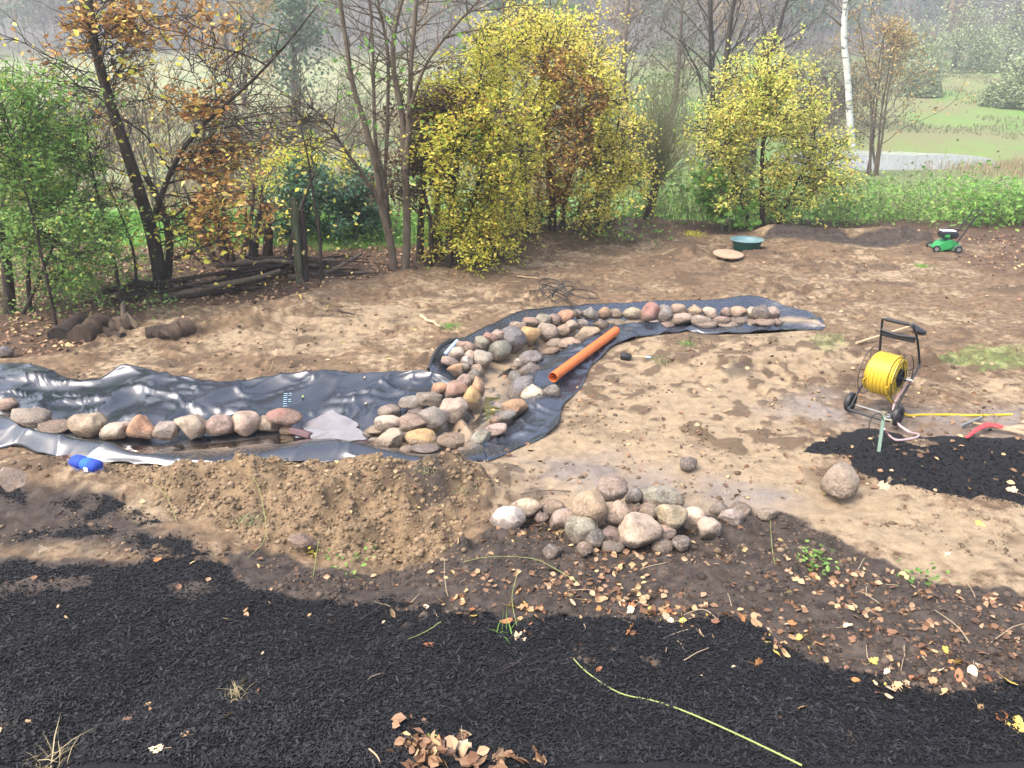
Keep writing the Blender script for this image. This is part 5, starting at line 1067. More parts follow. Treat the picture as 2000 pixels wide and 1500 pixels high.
for k in range(4): MB().tube(spline([(-.06, -.035 + .022 * k, .03), (-.12, -.04 + .024 * k, .035), (-.165 + .012 * abs(k - 1.5), -.045 + .026 * k, .02)], 6), [.013, .013, .013, .012, .011, .007], 7).build('finger', M['lid'], root)

# spade behind the reel
s1, s2 = G(1672, 674) + [0, 0, .03], G(1778, 648) + [0, 0, .09]
root = empty('spade', s1 - [0, 0, .03]); tag(root, 'spade with a wooden shaft and dark blade lying behind the hose reel', 'spade'); b = np.array(root.location)
tool_rod(s1 - b, s2 - b, .019).build('shaft', M['wood_pale'], root)
s3 = G(1808, 655) + [0, 0, .03]; d = s3 - s2; Ld = np.linalg.norm(d); d /= Ld; sdv = np.cross(d, [0, 0, 1]); sdv /= np.linalg.norm(sdv); upv = np.cross(sdv, d)
vv = []; ff = []; 
for i, (t, w_) in enumerate(((-.06, .02), (0, .08), (.1, .105), (.5, .105), (.8, .08), (1.0, .02))):
    for j in np.linspace(-1, 1, 7): vv.append(s2 - b + d * Ld * t + sdv * w_ * j + upv * (.045 * (1 - j * j) * (1 - .4 * t)))
for i in range(5):
    for j in range(6): ff.append([i * 7 + j, i * 7 + j + 1, (i + 1) * 7 + j + 1, (i + 1) * 7 + j])
bo = obj('blade', mesh_np('blade', vv, ff), M['blackmetal'], root); bo.modifiers.new('t', 'SOLIDIFY').thickness = .006

# rubber mallet
h0 = G(1222, 704); root = empty('rubber_mallet', h0); tag(root, 'black rubber mallet with a wooden handle on the sand right of the orange pipe', 'mallet')
MB().lathe([(0, -.07), (.042, -.068), (.05, -.055), (.05, .055), (.042, .068), (0, .07)], 20, (0, 0, .055), np.array([[.95, 0, .3], [.3, 0, -.95], [0, 1, 0]]).T if False else np.array([[0, .2, .98], [1, 0, 0], [0, .98, -.2]])).build('head', M['black'], root)
MB().tube([(0.02, 0, .06), (.30, .03, .035)], .015, 10).build('handle', M['wood_pale'], root); MB().tube([(.27, .027, .037), (.34, .035, .03)], .018, 10).build('grip', M['bluegrey'], root)

# black cable tangle
c0 = G(1088, 585); pts = []
for k in range(150):
    q = k / 150; t = q * 2 * math.pi * 5.2; rr = .21 + .08 * math.sin(q * 17)
    pts.append(c0 + [rr * 1.05 * math.cos(t) + .12 * math.sin(q * 5) - .06 + .55 * max(q - .86, 0) * 4 * .0, rr * math.sin(t) + .25 * q - .1, .03 + .30 * abs(math.sin(t * .5 + q * 6)) * (1 - .5 * q)])
pts += [W(1112, 590, .06), W(1120, 602, .16), W(1132, 617, .22), W(1150, 626, .17), W(1166, 626, .14), W(1168, 618, .2)]
tag(MB().tube(spline(pts, 320), .0085, 6).build('cable', M['black']), 'loose loops of black cable on the soil behind the stream', 'cable')
t = np.linspace(.3, 6.0, 60); c1 = G(1142, 584); tag(MB().tube(np.stack([c1[0] + .24 * np.cos(t), c1[1] + .26 * np.sin(t), c1[2] + .03 + .08 * np.sin(t * .5)], 1), .008, 6).build('cable', M['black']), 'single thin loop of black cable right of the cable tangle', 'cable')

# black corrugated hose and pale pipe stub at the corner of the liner
hp = [W(838, 722, .03), W(845, 700, .12), W(858, 680, .20), W(875, 668, .20), W(893, 663, .16)]
root = empty('drain_hose', hp[0]); tag(root, 'thick black drain hose rising at the liner corner left of the stream', 'hose'); b = np.array(root.location)
P = spline(hp, 60); MB().tube(P - b, .030 + .003 * np.sin(np.arange(60) * 2.1), 10).build('corrugated_wall', M['black'], root)
pp = W(869, 692, .12); tag(MB().tube(spline([pp, W(880, 680, .17), W(893, 666, .19)], 8), .028, 12).build('pipe_stub', M['bluegrey']), 'short pale blue pipe end beside the thick black drain hose', 'pipe')

# green tub with pale teal cover, and round lid
tb = G(1457, 487); root = empty('garden_tub', tb); tag(root, 'round dark green tub with a pale teal inside at the plot edge', 'tub')
MB().lathe([(0, .0), (.26, .0), (.275, .02), (.30, .22), (.335, .235), (.34, .25), (.33, .262)], 36).build('tub_wall', M['tubgreen'], root); root.scale = (1, 1, .8)
MB().lathe([(.33, .262), (.30, .25), (.27, .17), (0, .16)], 36).build('tub_inside', M['tubpale'], root)
MB().lathe([(.325, .262), (.345, .258), (.35, .266), (.34, .275), (.318, .272)], 36).build('rim', M['tubpale'], root)
ld = G(1422, 502); root = empty('round_lid', ld + [0, 0, .06]); root.rotation_euler = (.07, .04, 0); tag(root, 'flat round sandy lid lying on the soil in front of the tub', 'lid')
MB().lathe([(0, -.02), (.27, -.02), (.30, -.012), (.30, .012), (.28, .02), (0, .026)], 32).build('disc', M['lid'], root); MB().lathe([(0, .026), (.04, .027), (.04, .036), (0, .038)], 14).build('knob', M['lid'], root)

# green petrol mower / scarifier
mo = G(1843, 489); root = empty('lawn_mower', mo, math.radians(-6)); root.scale = (.86, .86, .86); tag(root, 'green lawn mower with black engine and folded handle at the plot edge', 'mower')
MB().prism([(-.30, .06), (-.27, .13), (-.16, .20), (.02, .285), (.10, .28), (.13, .20), (.10, .12), (.0, .07), (-.1, .03), (-.24, .02)], -.20, -.15).build('side_cover', M['mowgreen'], root)
MB().prism([(-.26, .06), (-.16, .19), (.02, .27), (.12, .26), (.28, .20), (.28, .05), (-.1, .04)], -.149, .20).build('deck', M['mowgreen'], root)
MB().lathe([(0, 0), (.025, 0), (.025, .01), (0, .012)], 12, (-.18, -.201, .09), np.array([[1, 0, 0], [0, 0, -1], [0, 1, 0]])).build('bolt', M['blackmetal'], root)
MB().prism([(.12, .03), (.30, .03), (.29, .19), (.15, .13)], -.22, -.151).build('rear_flap', M['greenpole'], root)
MB().box((.04, .02, .39), (.40, .30, .16), None, .03).build('engine', M['blackmetal'], root); MB().box((-.05, .02, .485), (.22, .2, .03), None, .012).build('air_filter', M['white'], root); MB().box((.13, .02, .48), (.11, .2, .03), None, .012).build('fuel_cap', M['white'], root)
MB().box((-.03, -.14, .375), (.12, .03, .07), None, .01).build('badge', M['mowgreen'], root)
MB().tube(spline([(-.20, -.17, .44), (-.15, -.17, .57), (.2, -.17, .54), (.24, -.17, .5)], 14), .010, 8).build('engine_guard', M['blackmetal'], root)
for y in (-.16, .18): MB().tube(spline([(.20, y, .22), (.30, y, .40), (.42, y, .66), (.56, y, .92)], 10), .017, 8).build('handle_tube', M['blackmetal'], root)
MB().tube(spline([(.56, -.16, .92), (.66, -.16, .97), (.66, .18, .97), (.56, .18, .92)], 14), .014, 8).build('handle_grip', M['black'], root)
MB().tube([(.42, -.16, .66), (.42, .18, .66)], .012, 8).build('handle_brace', M['blackmetal'], root)
for x, y in ((-.27, -.25), (-.27, .22), (.24, -.25), (.24, .22)):
    w_ = empty('wheel', (x, y, .085)); w_.parent = root; Ry = np.array([[1, 0, 0], [0, 0, -1], [0, 1, 0]])
    MB().lathe([(.05, -.025), (.075, -.025), (.085, -.012), (.085, .012), (.075, .025), (.05, .025), (.05, -.025)], 20, (0, 0, 0), Ry).build('tyre', M['black'], w_); MB().lathe([(0, -.018), (.049, -.02), (.049, .02), (0, .018)], 16, (0, 0, 0), Ry).build('rim', M['greymetal'], w_)

# blue padded thing by the pond
q0 = G(168, 916); root = empty('scrub_pad', q0, math.radians(-24)); tag(root, 'bright blue oblong padded thing with pale fringe beside the pond liner', 'scrub pad')
v, f = ICO3
def caps(cx, hx): p = v.copy(); p[:, 0] = np.sign(p[:, 0]) * np.abs(p[:, 0]) ** .6; return p * [hx, .075, .06] + [cx, 0, .065]
obj('dark_half', mesh_np('dark_half', caps(-.075, .10), f), M['blue'], root); obj('bright_half', mesh_np('bright_half', caps(.05, .085), f), M['blue2'], root); obj('end_pad', mesh_np('end_pad', caps(.13, .07) * [1, .96, .98], f), M['blue'], root)
MB().box((.10, -.075, .05), (.05, .012, .045), rotz(.2), .004).build('white_tag', M['white'], root)
fr = []; r = np.random.default_rng(8)
for k in range(150):
    a = r.uniform(0, 6.28); p = np.array([.19 * math.cos(a), .07 * math.sin(a), .03]); fr.append((np.array([p, p + [.03 * math.cos(a), .03 * math.sin(a), r.normal() * .02]]), np.array([.003, .001]), 3))
vv, ff = tubes_np(fr); o = obj('fringe', mesh_np('fringe', vv, ff), M['fringe'], root); o['kind'] = 'stuff'

# fence posts
for px, pt, pb, lean, mat, lab in ((578, 385, 556, 14, 'bark_moss', 'mossy pale fence post leaning beside the brush heap'), (590, 410, 556, 3, 'bark_dark', 'short dark fence post right behind the mossy post')):
    b0 = gbase(px + lean / 2, pb) + [0, .15 if mat == 'bark_dark' else 0, 0]; b0[2] = hs(b0[0], b0[1]); tp_ = at(px - lean / 2, pt, b0[1]); P = spline([b0 - [0, 0, .2], (b0 + tp_) / 2 + [.015, 0, 0], tp_], 8)
    o = MB().tube(P - b0, [.066, .066, .064, .062, .06, .058, .055, .05], 10).build('fence_post', M[mat], None, b0); tag(o, lab, 'post')

# logs
def log(p, q, rad, mat, lab, name='log', end='wood_pale', seed=1):
    p = np.asarray(p); q = np.asarray(q); r = np.random.default_rng(seed); n = 12; t = np.linspace(0, 1, n)[:, None]; P = p + (q - p) * t + r.normal(size=(n, 3)) * .004
    p = p - [0, 0, rad * .65]; q = q - [0, 0, rad * .65]; P = P - [0, 0, rad * .65]; root = empty(name, (p + q) / 2 - [0, 0, rad]); tag(root, lab, 'log'); b = np.array(root.location); k = 16
    vv, ff = tube_vf(P - b, rad * (1 + .015 * r.normal(size=n)), k, False); vv = vv * 1.0; nn = vn3(vv * 6, seed) + .6 * vn3(vv * 17, seed); vv += (vv - np.repeat(P - b, k, 0)) * nn[:, None] * .32
    obj('bark', mesh_np('bark', vv, ff), M[mat], root)
    for e in (0, n - 1): ring = vv[e * k:(e + 1) * k]; obj('cut_end', mesh_np('cut_end', np.concatenate([ring, ring.mean(0)[None] + (P[e] - P[n - 1 - e]) * .004]), [[i, (i + 1) % k, k] for i in range(k)]), M[end], root)
    return root
def g_(px, py, z_): q = G(px, py); return q + [0, 0, z_]
SINK = .07
log(g_(120, 665, .16), g_(158, 640, .16), .17, 'wood_dead', 'dark rotten log at the left end of the log row', end='bark_dark', seed=2)
log(g_(158, 668, .18), g_(200, 642, .18), .17, 'bark_log', 'dark log with grey bark, second in the row of logs', end='bark_log', seed=3)
lg = log(g_(222, 652, .17), g_(262, 640, .18), .17, 'bark_log', 'soil-covered log with pale fungus on its end', end='wood_pale', seed=4)
log(g_(288, 655, .09), g_(335, 650, .09), .10, 'wood_dead', 'small blackened log between two larger logs', end='wood_dead', seed=5)
log(g_(330, 662, .13), g_(372, 642, .13), .14, 'bark_log', 'short grey log at the right end of the log row', end='lid', seed=6)
log(g_(195, 645, .06), g_(242, 660, .06), .06, 'wood_dead', 'thin dark log lying in front of the log row', end='wood_dead', seed=7)
log(g_(240, 655, .05), g_(247, 628, .30), .035, 'bark_grey', 'short upright stub leaning on the fungus log', end='wood_pale', seed=8)

# brush heap of cut branches: each branch its own thing
r = np.random.default_rng(91)
place = ['at the left end', 'in the middle', 'at the right end']
for k in range(46):
    q = r.uniform(0, 1); c = G(300 + 380 * q, 598 - 48 * q - 14 * (q > .5)) + [r.normal() * .05, .45 + r.normal() * .22, 0]; c[2] = hs(c[0], c[1])
    lay = r.uniform(.03, .30) * (1 - .4 * abs(q - .4)); L = r.uniform(.9, 2.6); rad = r.uniform(.012, .05) if k > 8 else r.uniform(.05, .075)
    a = math.radians(r.normal(17, 11)); P = wander((0, 0, 0), (math.cos(a), math.sin(a), r.normal() * .05), L, 9, r, .06, 0); P -= P.mean(0); P += c + [0, 0, lay + rad]
    P[:, 2] = np.maximum(P[:, 2], hs(P[:, 0], P[:, 1]) + rad * .8)
    o = MB().tube(P - c, np.linspace(rad, rad * .45, 10), 7).build('cut_branch', M['wood_dead'] if r.random() < .7 else M['bark_grey'], None, c)
    tag(o, ('thick' if rad >= .05 else 'slender') + ' dark cut branch ' + place[min(int(q * 3), 2)] + ' of the brush heap', 'branch', 'cut branches in the brush heap')
for pa, pb_, rad, lab in (((395, 590), (468, 528), .035, 'dark branch sticking up steeply out of the brush heap'), ((610, 560), (722, 533), .03, 'long dark branch poking out of the right end of the brush heap'), ((590, 590), (562, 500), .03, 'crooked dark branch leaning on the fence posts')):
    p0 = G(*pa) + [0, .4, .1]; q0 = at(pb_[0], pb_[1], p0[1] + .5); q0[2] = max(q0[2], hs(q0[0], q0[1]) + .05); P = limb_to(p0, q0, r, 10, 1.0, .05)
    tag(MB().tube(P - p0, np.linspace(rad, rad * .5, 10), 8).build('cut_branch', M['wood_dead'], None, p0), lab, 'branch', 'cut branches in the brush heap')

# split wood and odd sticks on the soil
for (p1, p2), rad, mat, lab in ((((822, 620), (860, 641)), .03, 'wood_pale', 'pale split piece of wood on the soil left of the stream'), (((902, 616), (912, 613)), .015, 'wood_pale', 'tiny pale splinter on the soil above the split wood'), (((531, 722), (533, 704)), .008, 'wood_pale', 'thin pale peg standing behind the pond liner'), (((660, 608), (692, 616)), .02, 'darktwig', 'dark stick on the soil right of the brush heap'), (((1010, 540), (1060, 545)), .012, 'wood_pale', 'pale straight stick on the far soil above the cable')):
    a0 = G(*p1) + [0, 0, rad]; b0 = (G(*p2) + [0, 0, rad]) if p1[1] < 715 else W(p2[0], p2[1], .12)
    P = limb_to(a0, b0, np.random.default_rng(3), 6, 1, .03); tag(MB().tube(P - a0, np.linspace(rad, rad * .5, 6), 6).build('stick', M[mat], None, a0), lab, 'stick')

# long green bramble stem on the mulch and smaller stalks
def stalk(pix, rad, mat, lab, lifts=None, name='stalk', cat='stalk', thorns=False):
    P = spline([G(px, py) + [0, 0, rad + (lifts[i] if lifts else .01)] for i, (px, py) in enumerate(pix)], 40); b = P[0].copy()
    root = MB().tube(P - b, np.linspace(rad * .6, rad, 40), 7).build(name, M[mat], None, b); tag(root, lab, cat)
    if thorns:
        r = np.random.default_rng(4); tt = MB()
        for k in range(3, 39, 1): q = r.normal(size=3); q /= np.linalg.norm(q); tt.tube([P[k] - b, P[k] - b + q * .014], [.0025, .0005], 4)
        o = tt.build('thorns', M[mat], root); o['kind'] = 'stuff'
stalk([(1120, 1298), (1150, 1325), (1210, 1360), (1280, 1375), (1340, 1400), (1420, 1435), (1500, 1470), (1565, 1502)], .006, 'bramble', 'long green thorny bramble stem across the black mulch', [.04, .03, .02, .015, .03, .03, .02, .02], 'bramble_stem', 'stem', True)
stalk([(785, 1256), (830, 1242), (862, 1226)], .0026, 'bramble', 'short green stem at the top of the black mulch', [.01, .03, .05])
stalk([(905, 1102), (960, 1100), (1040, 1108), (1090, 1125), (1128, 1142)], .0026, 'bramble', 'arching yellow green stem in the leaf litter below the boulder heap', [.02, .06, .08, .05, .02])
stalk([(1320, 1210), (1370, 1202), (1400, 1212)], .004, 'twig', 'pale arched stalk in the leaf litter above the black mulch', [.01, .05, .01])
stalk([(1500, 1048), (1506, 1080), (1515, 1110)], .0026, 'bramble', 'upright yellow green stalk right of the boulder heap', [.16, .06, .0])
stalk([(1015, 968), (1060, 965), (1115, 962)], .005, 'darktwig', 'thin dark twig on wet sand left of the boulder heap', [.01, .03, .01])
stalk([(1735, 1228), (1790, 1285), (1835, 1322)], .008, 'darktwig', 'dark twig slanting through the leaf litter at lower right', [.05, .03, .0])
stalk([(1570, 1252), (1610, 1285), (1655, 1330)], .006, 'darktwig', 'dark curved twig left of the slanting twig at lower right', [.02, .04, .0])
stalk([(1825, 1200), (1870, 1240), (1910, 1285)], .005, 'twig', 'pale reddish stalk at the right edge of the leaf litter', [.03, .05, .0])
stalk([(1010, 1225), (1000, 1190), (1012, 1150)], .0026, 'bramble', 'green stem standing in the yellow leaves left of centre', [.0, .10, .16])
stalk([(610, 1140), (618, 1110), (625, 1085)], .0026, 'bramble', 'thin seedling stem below the hollow', [.0, .08, .14])
stalk([(745, 1500), (738, 1485), (722, 1472)], .005, 'wood_pale', 'short whitish stick at the bottom edge of the mulch', [.0, .02, .03])
stalk([(470, 1100), (520, 1070), (515, 1010), (500, 985)], .0026, 'bramble', 'tall thin arching stem in front of the sand heap', [.0, .10, .22, .3])
stalk([(355, 1050), (330, 985), (300, 950)], .0026, 'bramble', 'slim green stem over the dark mulch patch at left', [.0, .06, .03])
r = np.random.default_rng(92)
for k in range(60):
    px, py = r.uniform(700, 1960), r.uniform(1085, 1330)
    p = G(px, py)
    if amask(p[0], p[1], 1) < .4: continue
    a = r.uniform(0, 6.28); L = r.uniform(.08, .32); P = wander(p + [0, 0, .012], (math.cos(a), math.sin(a), r.uniform(-.1, .5)), L, 5, r, .15, -.05)
    dk = r.random() < .5
    tag(MB().tube(P - p, np.linspace(.004, .002, 6), 5).build('twig', M['darktwig' if dk else 'twig'], None, p), ('dark' if dk else 'pale') + ' thin twig lying among fallen leaves on the dark soil', 'twig', 'thin twigs among the fallen leaves')

# weeds and grass tufts
def tuft(px, py, lab, n, h, mat, spread=.1, name='grass_tuft', cat='grass tuft', wid=.006, leafy_=False):
    p = G(px, py); r = np.random.default_rng(int(px)); 
    if leafy_:
        C = p + r.normal(size=(n, 3)) * [spread, spread, .02] + np.stack([0 * r.random(n), 0 * r.random(n), r.random(n) * h], 1); v, f = leaves_np(C - p, .045, r, .4, .6, 0); o = obj(name, mesh_np(name, v, f, False), M[mat], None, p)
    else:
        B0 = r.normal(size=(n, 3)) * spread * .5; B0[:, 2] = 0; a = r.uniform(0, 6.28, n); s_ = np.stack([np.cos(a), np.sin(a), 0 * a], 1) * wid; l = r.normal(size=(n, 3)) * h * .6; l[:, 2] = h * r.uniform(.4, 1.1, n)
        V = np.stack([B0 - s_, B0 + s_, B0 + l * .6 + s_ * .7, B0 + l * .6 - s_ * .7, B0 + l * [1.3, 1.3, .85]], 1).reshape(-1, 3); i = np.arange(n)[:, None] * 5; o = obj(name, mesh_np(name, V, [i + [0, 1, 2, 3], i + [3, 2, 4]]), M[mat], None, p)
    tag(o, lab, cat, None, 'stuff')
tuft(1585, 1098, 'green weed clump among the leaves right of the boulder heap', 90, .07, 'leaf_green', .09, 'weed_clump', 'weed', leafy_=True)
tuft(1800, 1135, 'straggly green weed near the right-hand sand', 36, .07, 'leaf_green', .10, 'weed_clump', 'weed', leafy_=True)
tuft(690, 1100, 'bright green leafy weed in the hollow', 34, .05, 'leaf_green', .12, 'weed_clump', 'weed', leafy_=True)
tuft(615, 1092, 'small yellow green seedling in the hollow', 14, .12, 'leaf_ygreen', .04, 'weed_clump', 'weed', leafy_=True)
tuft(845, 918, 'green grass sod on top of the sand heap', 60, .05, 'leaf_olive', .12)
tuft(905, 955, 'grass hanging off the right side of the sand heap', 40, .05, 'leaf_olive', .12)
tuft(490, 1020, 'dull mossy tuft in the sand heap', 80, .06, 'leaf_olive', .10)
tuft(880, 640, 'yellow green grass tuft beside the split piece of wood', 110, .07, 'grass', .14)
tuft(1290, 705, 'faded green tuft right of the mallet', 90, .06, 'leaf_olive', .16); tuft(1340, 672, 'small green tuft below the far stone edging', 70, .05, 'grass', .12)
tuft(1620, 660, 'mossy green turf left of the spade shaft', 160, .06, 'leaf_olive', .3); tuft(1800, 522, 'lone bright green tuft on the far soil', 90, .08, 'grass', .12)
tuft(1350, 458, 'yellow green moss mound at the foot of the hedge', 200, .10, 'leaf_ygreen', .3); tuft(462, 1362, 'dry grass wisp on the black mulch', 50, .08, 'reed', .06, wid=.003)
tuft(100, 1490, 'pale dry grass at the bottom left corner', 30, .14, 'reed', .10, wid=.004); tuft(985, 1240, 'few green blades at the edge of the black mulch', 10, .14, 'grass', .05, wid=.004)
tuft(1985, 690, 'patchy grass at the right edge beyond the reel', 220, .05, 'leaf_olive', .5); tuft(1870, 700, 'patchy worn grass right of the hose reel', 240, .05, 'leaf_olive', .5)

# ------------------------------------------------------------------ fallen leaves
def leaf_mesh(kind, seed):
    r = np.random.default_rng(seed)
    if kind == 'lobed':
        A = np.linspace(0, 2 * math.pi, 22, endpoint=False); rad = np.array([1, .82, .85, .62, .9, .78, .82, .58, .68, .55, .5, .3, .5, .55, .68, .58, .82, .78, .9, .62, .85, .82]) * r.uniform(.85, 1.1, 22)
        P = np.stack([np.cos(A) * rad, np.sin(A) * rad * .85, 0 * A], 1)
    else:
        A = np.linspace(0, 2 * math.pi, 14, endpoint=False); P = np.stack([np.cos(A), np.sin(A) * .55 * (1 - .25 * np.cos(A)), 0 * A], 1)
    P = np.concatenate([P, P * .5, [[0, 0, 0]]]); n = len(A)
    P[:, 2] = r.uniform(-.1, .45) * P[:, 0] ** 2 + r.uniform(.1, .55) * P[:, 1] ** 2 + .12 * vn3(P * 2.5 + 7, seed) * 2; P *= .5
    F_ = [[i, (i + 1) % n, n + (i + 1) % n, n + i] for i in range(n)] + [[n + i, n + (i + 1) % n, 2 * n] for i in range(n)]
    st, sf = tube_vf(np.array([[-.05, 0, .0], [-.45, .02, .02], [-.75, .08, .05]]), .012, 3, False)
    me = mesh_np('fallen_leaf', np.concatenate([P, st]), F_ + [[q + len(P) for q in f] for f in sf]); me.materials.append(M['fallen']); return me
LM = {'lobed': [leaf_mesh('lobed', s_) for s_ in range(5)], 'oval': [leaf_mesh('oval', 20 + s_) for s_ in range(4)]}
LC = {'orange': (.47, .22, .08), 'tan': (.42, .285, .15), 'yellow': (.60, .46, .11), 'cream': (.58, .46, .31), 'brown': (.17, .09, .052), 'rust': (.29, .12, .052), 'green': (.30, .42, .10)}
def fleaf(p, size, col, kind, lab, group=None, tilt=.5, r=rng):
    o = bpy.data.objects.new('fallen_leaf', LM[kind][int(r.integers(len(LM[kind])))]); COL.objects.link(o); o.location = [float(q) for q in p]
    o.rotation_euler = (float(r.normal() * tilt), float(r.normal() * tilt), float(r.uniform(0, 6.28))); s_ = float(size); o.scale = (s_, s_, s_ * float(r.uniform(.6, 1.4)))
    c = np.array(LC[col]) * r.uniform(.8, 1.2); o.color = (*[float(min(q, 1)) for q in c], 1); return tag(o, lab, 'leaf', group)
r = np.random.default_rng(95)
for px, py, s_, col, kind, lab in [(850, 1468, .15, 'orange', 'lobed', 'large orange lobed leaf on the brown leaf pile at the bottom'), (905, 1462, .14, 'cream', 'lobed', 'pale peach leaf standing on the brown leaf pile'), (848, 1446, .10, 'green', 'oval', 'light green leaf tip on the brown leaf pile'), (1040, 1492, .08, 'tan', 'oval', 'tan leaf right of the brown leaf pile'),
        (310, 1466, .10, 'cream', 'lobed', 'cream leaf with dark hole on the mulch at lower left'), (362, 1436, .07, 'tan', 'lobed', 'curled tan leaf full of holes on the mulch'), (500, 1352, .09, 'brown', 'oval', 'curled brown leaf beside the dry grass wisp'), (835, 1262, .10, 'rust', 'lobed', 'rust lobed leaf upright on the mulch left of centre'), (1277, 1300, .08, 'orange', 'oval', 'orange leaf alone in the middle of the black mulch'),
        (1480, 1300, .12, 'orange', 'lobed', 'orange lobed leaf at the right end of the black mulch'), (1440, 1308, .08, 'cream', 'oval', 'cream leaf left of the orange leaf at the mulch end'), (1015, 1250, .13, 'cream', 'lobed', 'cream lobed leaf at the mulch edge with a rust one'), (1030, 1240, .10, 'rust', 'lobed', 'rust leaf lying against a cream one at the mulch edge'), (1230, 1240, .17, 'orange', 'lobed', 'broad peach orange oak leaf at the top edge of the mulch'),
        (1985, 1425, .18, 'yellow', 'lobed', 'big pale yellow leaf at the lower right edge'), (1955, 1405, .11, 'rust', 'oval', 'folded rust leaf beside the big pale yellow leaf'), (1915, 1028, .10, 'yellow', 'oval', 'bright yellow leaf on the sand at the right'), (1722, 955, .17, 'cream', 'lobed', 'large cream leaf at the edge of the right-hand mulch bed'), (1978, 962, .13, 'cream', 'lobed', 'cream leaf on the right-hand mulch bed by the edge'), (1895, 958, .10, 'yellow', 'lobed', 'yellow green leaf pair on the right-hand mulch bed'),
        (1850, 1088, .11, 'cream', 'lobed', 'whitish leaf lying on the pale sand path'), (1020, 1190, .14, 'yellow', 'lobed', 'yellow leaf in the orange litter left of centre'), (1590, 1130, .14, 'orange', 'lobed', 'orange leaf below the green weed clump'), (240, 972, .12, 'cream', 'oval', 'cream leaf on the small mulch patch at left'), (84, 1078, .11, 'cream', 'lobed', 'pale leaf on the soil above the mulch at left'), (308, 1095, .10, 'orange', 'lobed', 'orange leaf at the top edge of the left mulch'), (1008, 1160, .10, 'orange', 'lobed', 'orange leaf resting in dark soil left of the arching stem')]:
    fleaf(G(px, py) + [0, 0, s_ * .12], s_, col, kind, lab)
# scattered leaves: the 300 nearest are things, the rest are litter
cand = []
def addc(p):
    mu, dk = amask(p[0], p[1], 0), amask(p[0], p[1], 1); cand.append((np.array([p[0], p[1], 0.0]), mu > .5, dk > .5))
for k in range(2600):                                   # singles
    p = W(r.uniform(0, 2000), r.uniform(880, 1500), .05); mu, dk = amask(p[0], p[1], 0), amask(p[0], p[1], 1)
    if r.random() < .11 + .06 * dk * (1 - mu) - .08 * mu: addc(p)
for k in range(85):                                    # drifts in the dark soil
    p = W(r.uniform(820, 2040), r.uniform(1020, 1420), .05)
    if amask(p[0], p[1], 1) * (1 - amask(p[0], p[1], 0)) < .5: continue
    for q in range(int(r.integers(4, 26))): d_ = r.normal(size=2) * r.uniform(.05, .15) * [1.5, 1]; addc(p + [d_[0], d_[1], 0])
cand.sort(key=lambda q: np.linalg.norm(q[0] - EYE)); rest = []
cols = ['orange', 'tan', 'tan', 'cream', 'brown', 'rust', 'yellow', 'brown', 'brown', 'tan']
for i, (p, mu, dk) in enumerate(cand):
    p = p.copy(); p[2] = hs(p[0], p[1]) + .004 + .02 * r.random()
    if i < 268:
        col = cols[int(r.integers(len(cols)))]; kind = 'lobed' if r.random() < .55 else 'oval'; wh = 'on the black mulch' if mu else ('on the dark soil' if dk else 'on the sandy soil')
        fleaf(p, .028 + .075 * r.random() ** 1.6, col, kind, f'small {col} {kind} fallen leaf lying {wh}', f'small {col} {kind} leaves {wh}', r=r)
    else: rest.append(p)
def litter(name, lab, P, size, seed): 
    v, f = leaves_np(np.asarray(P), size, np.random.default_rng(seed), .18, .7, 0); o = obj(name, mesh_np(name, v, f, False), M['litter']); tag(o, lab, 'leaf litter', None, 'stuff')
litter('leaf_litter', 'small fallen leaves strewn over the dark soil and sand', np.array(rest), .055, 96)
q = np.array([W(px, py)[:2] for px, py in zip(r.uniform(560, 2050, 14000), r.uniform(1010, 1440, 14000))]); q = q[(amask(q[:, 0], q[:, 1], 1) > .5) & (amask(q[:, 0], q[:, 1], 0) < .3)]; q = q[r.random(len(q)) < .3 + 1.6 * fbm(q[:, 0] * 1.7, q[:, 1] * 1.7, 3, 73)]
v, f = leaves_np(np.concatenate([q, hs(q[:, 0], q[:, 1])[:, None] + .006], 1), .026, r, .15, .5, 0); tag(obj('leaf_fragments', mesh_np('leaf_fragments', v, f, False), M['leaf_dry']), 'brown crumbled leaf bits matted into the dark soil', 'leaf litter', None, 'stuff')
q = np.stack([r.uniform(-12, 4, 30000), r.uniform(9.5, 19, 30000)], 1); q = q[r.random(len(q)) < amask(q[:, 0], q[:, 1], 3) * .55]
litter('leaf_litter', 'brown leaf litter under the left trees', np.concatenate([q, hs(q[:, 0], q[:, 1])[:, None] + .015], 1), .075, 97)
q = np.stack([r.uniform(7, 13, 9000), r.uniform(13, 18.5, 9000)], 1); q = q[r.random(len(q)) < amask(q[:, 0], q[:, 1], 3) * .28]
litter('leaf_litter', 'yellow brown leaves spread at the right edge near the mower', np.concatenate([q, hs(q[:, 0], q[:, 1])[:, None] + .01], 1), .06, 98)
q = np.array([W(px, py)[:2] for px, py in zip(r.uniform(0, 2000, 900), r.uniform(480, 960, 900))]); q = np.concatenate([q, (hs(q[:, 0], q[:, 1]) + .015)[:, None]], 1); q = q[poly_sd(q[:, 0], q[:, 1], pond_poly) < 0]
litter('leaf_litter', 'single leaves blown over the bare soil', q, .06, 99)
C = np.array([G(px, py) for px, py in zip(np.concatenate([r.normal(835, 40, 90), r.normal(960, 45, 40)]), np.concatenate([r.normal(1468, 20, 90), r.normal(1490, 10, 40)]))]) + r.random((130, 1)) * [0, 0, .05]
v, f = leaves_np(C, .085, r, .5, .7, 0); o = obj('leaf_pile', mesh_np('leaf_pile', v, f, False), M['litter']); tag(o, 'heap of wilted brown leaves at the bottom edge of the mulch', 'leaf pile', None, 'stuff')
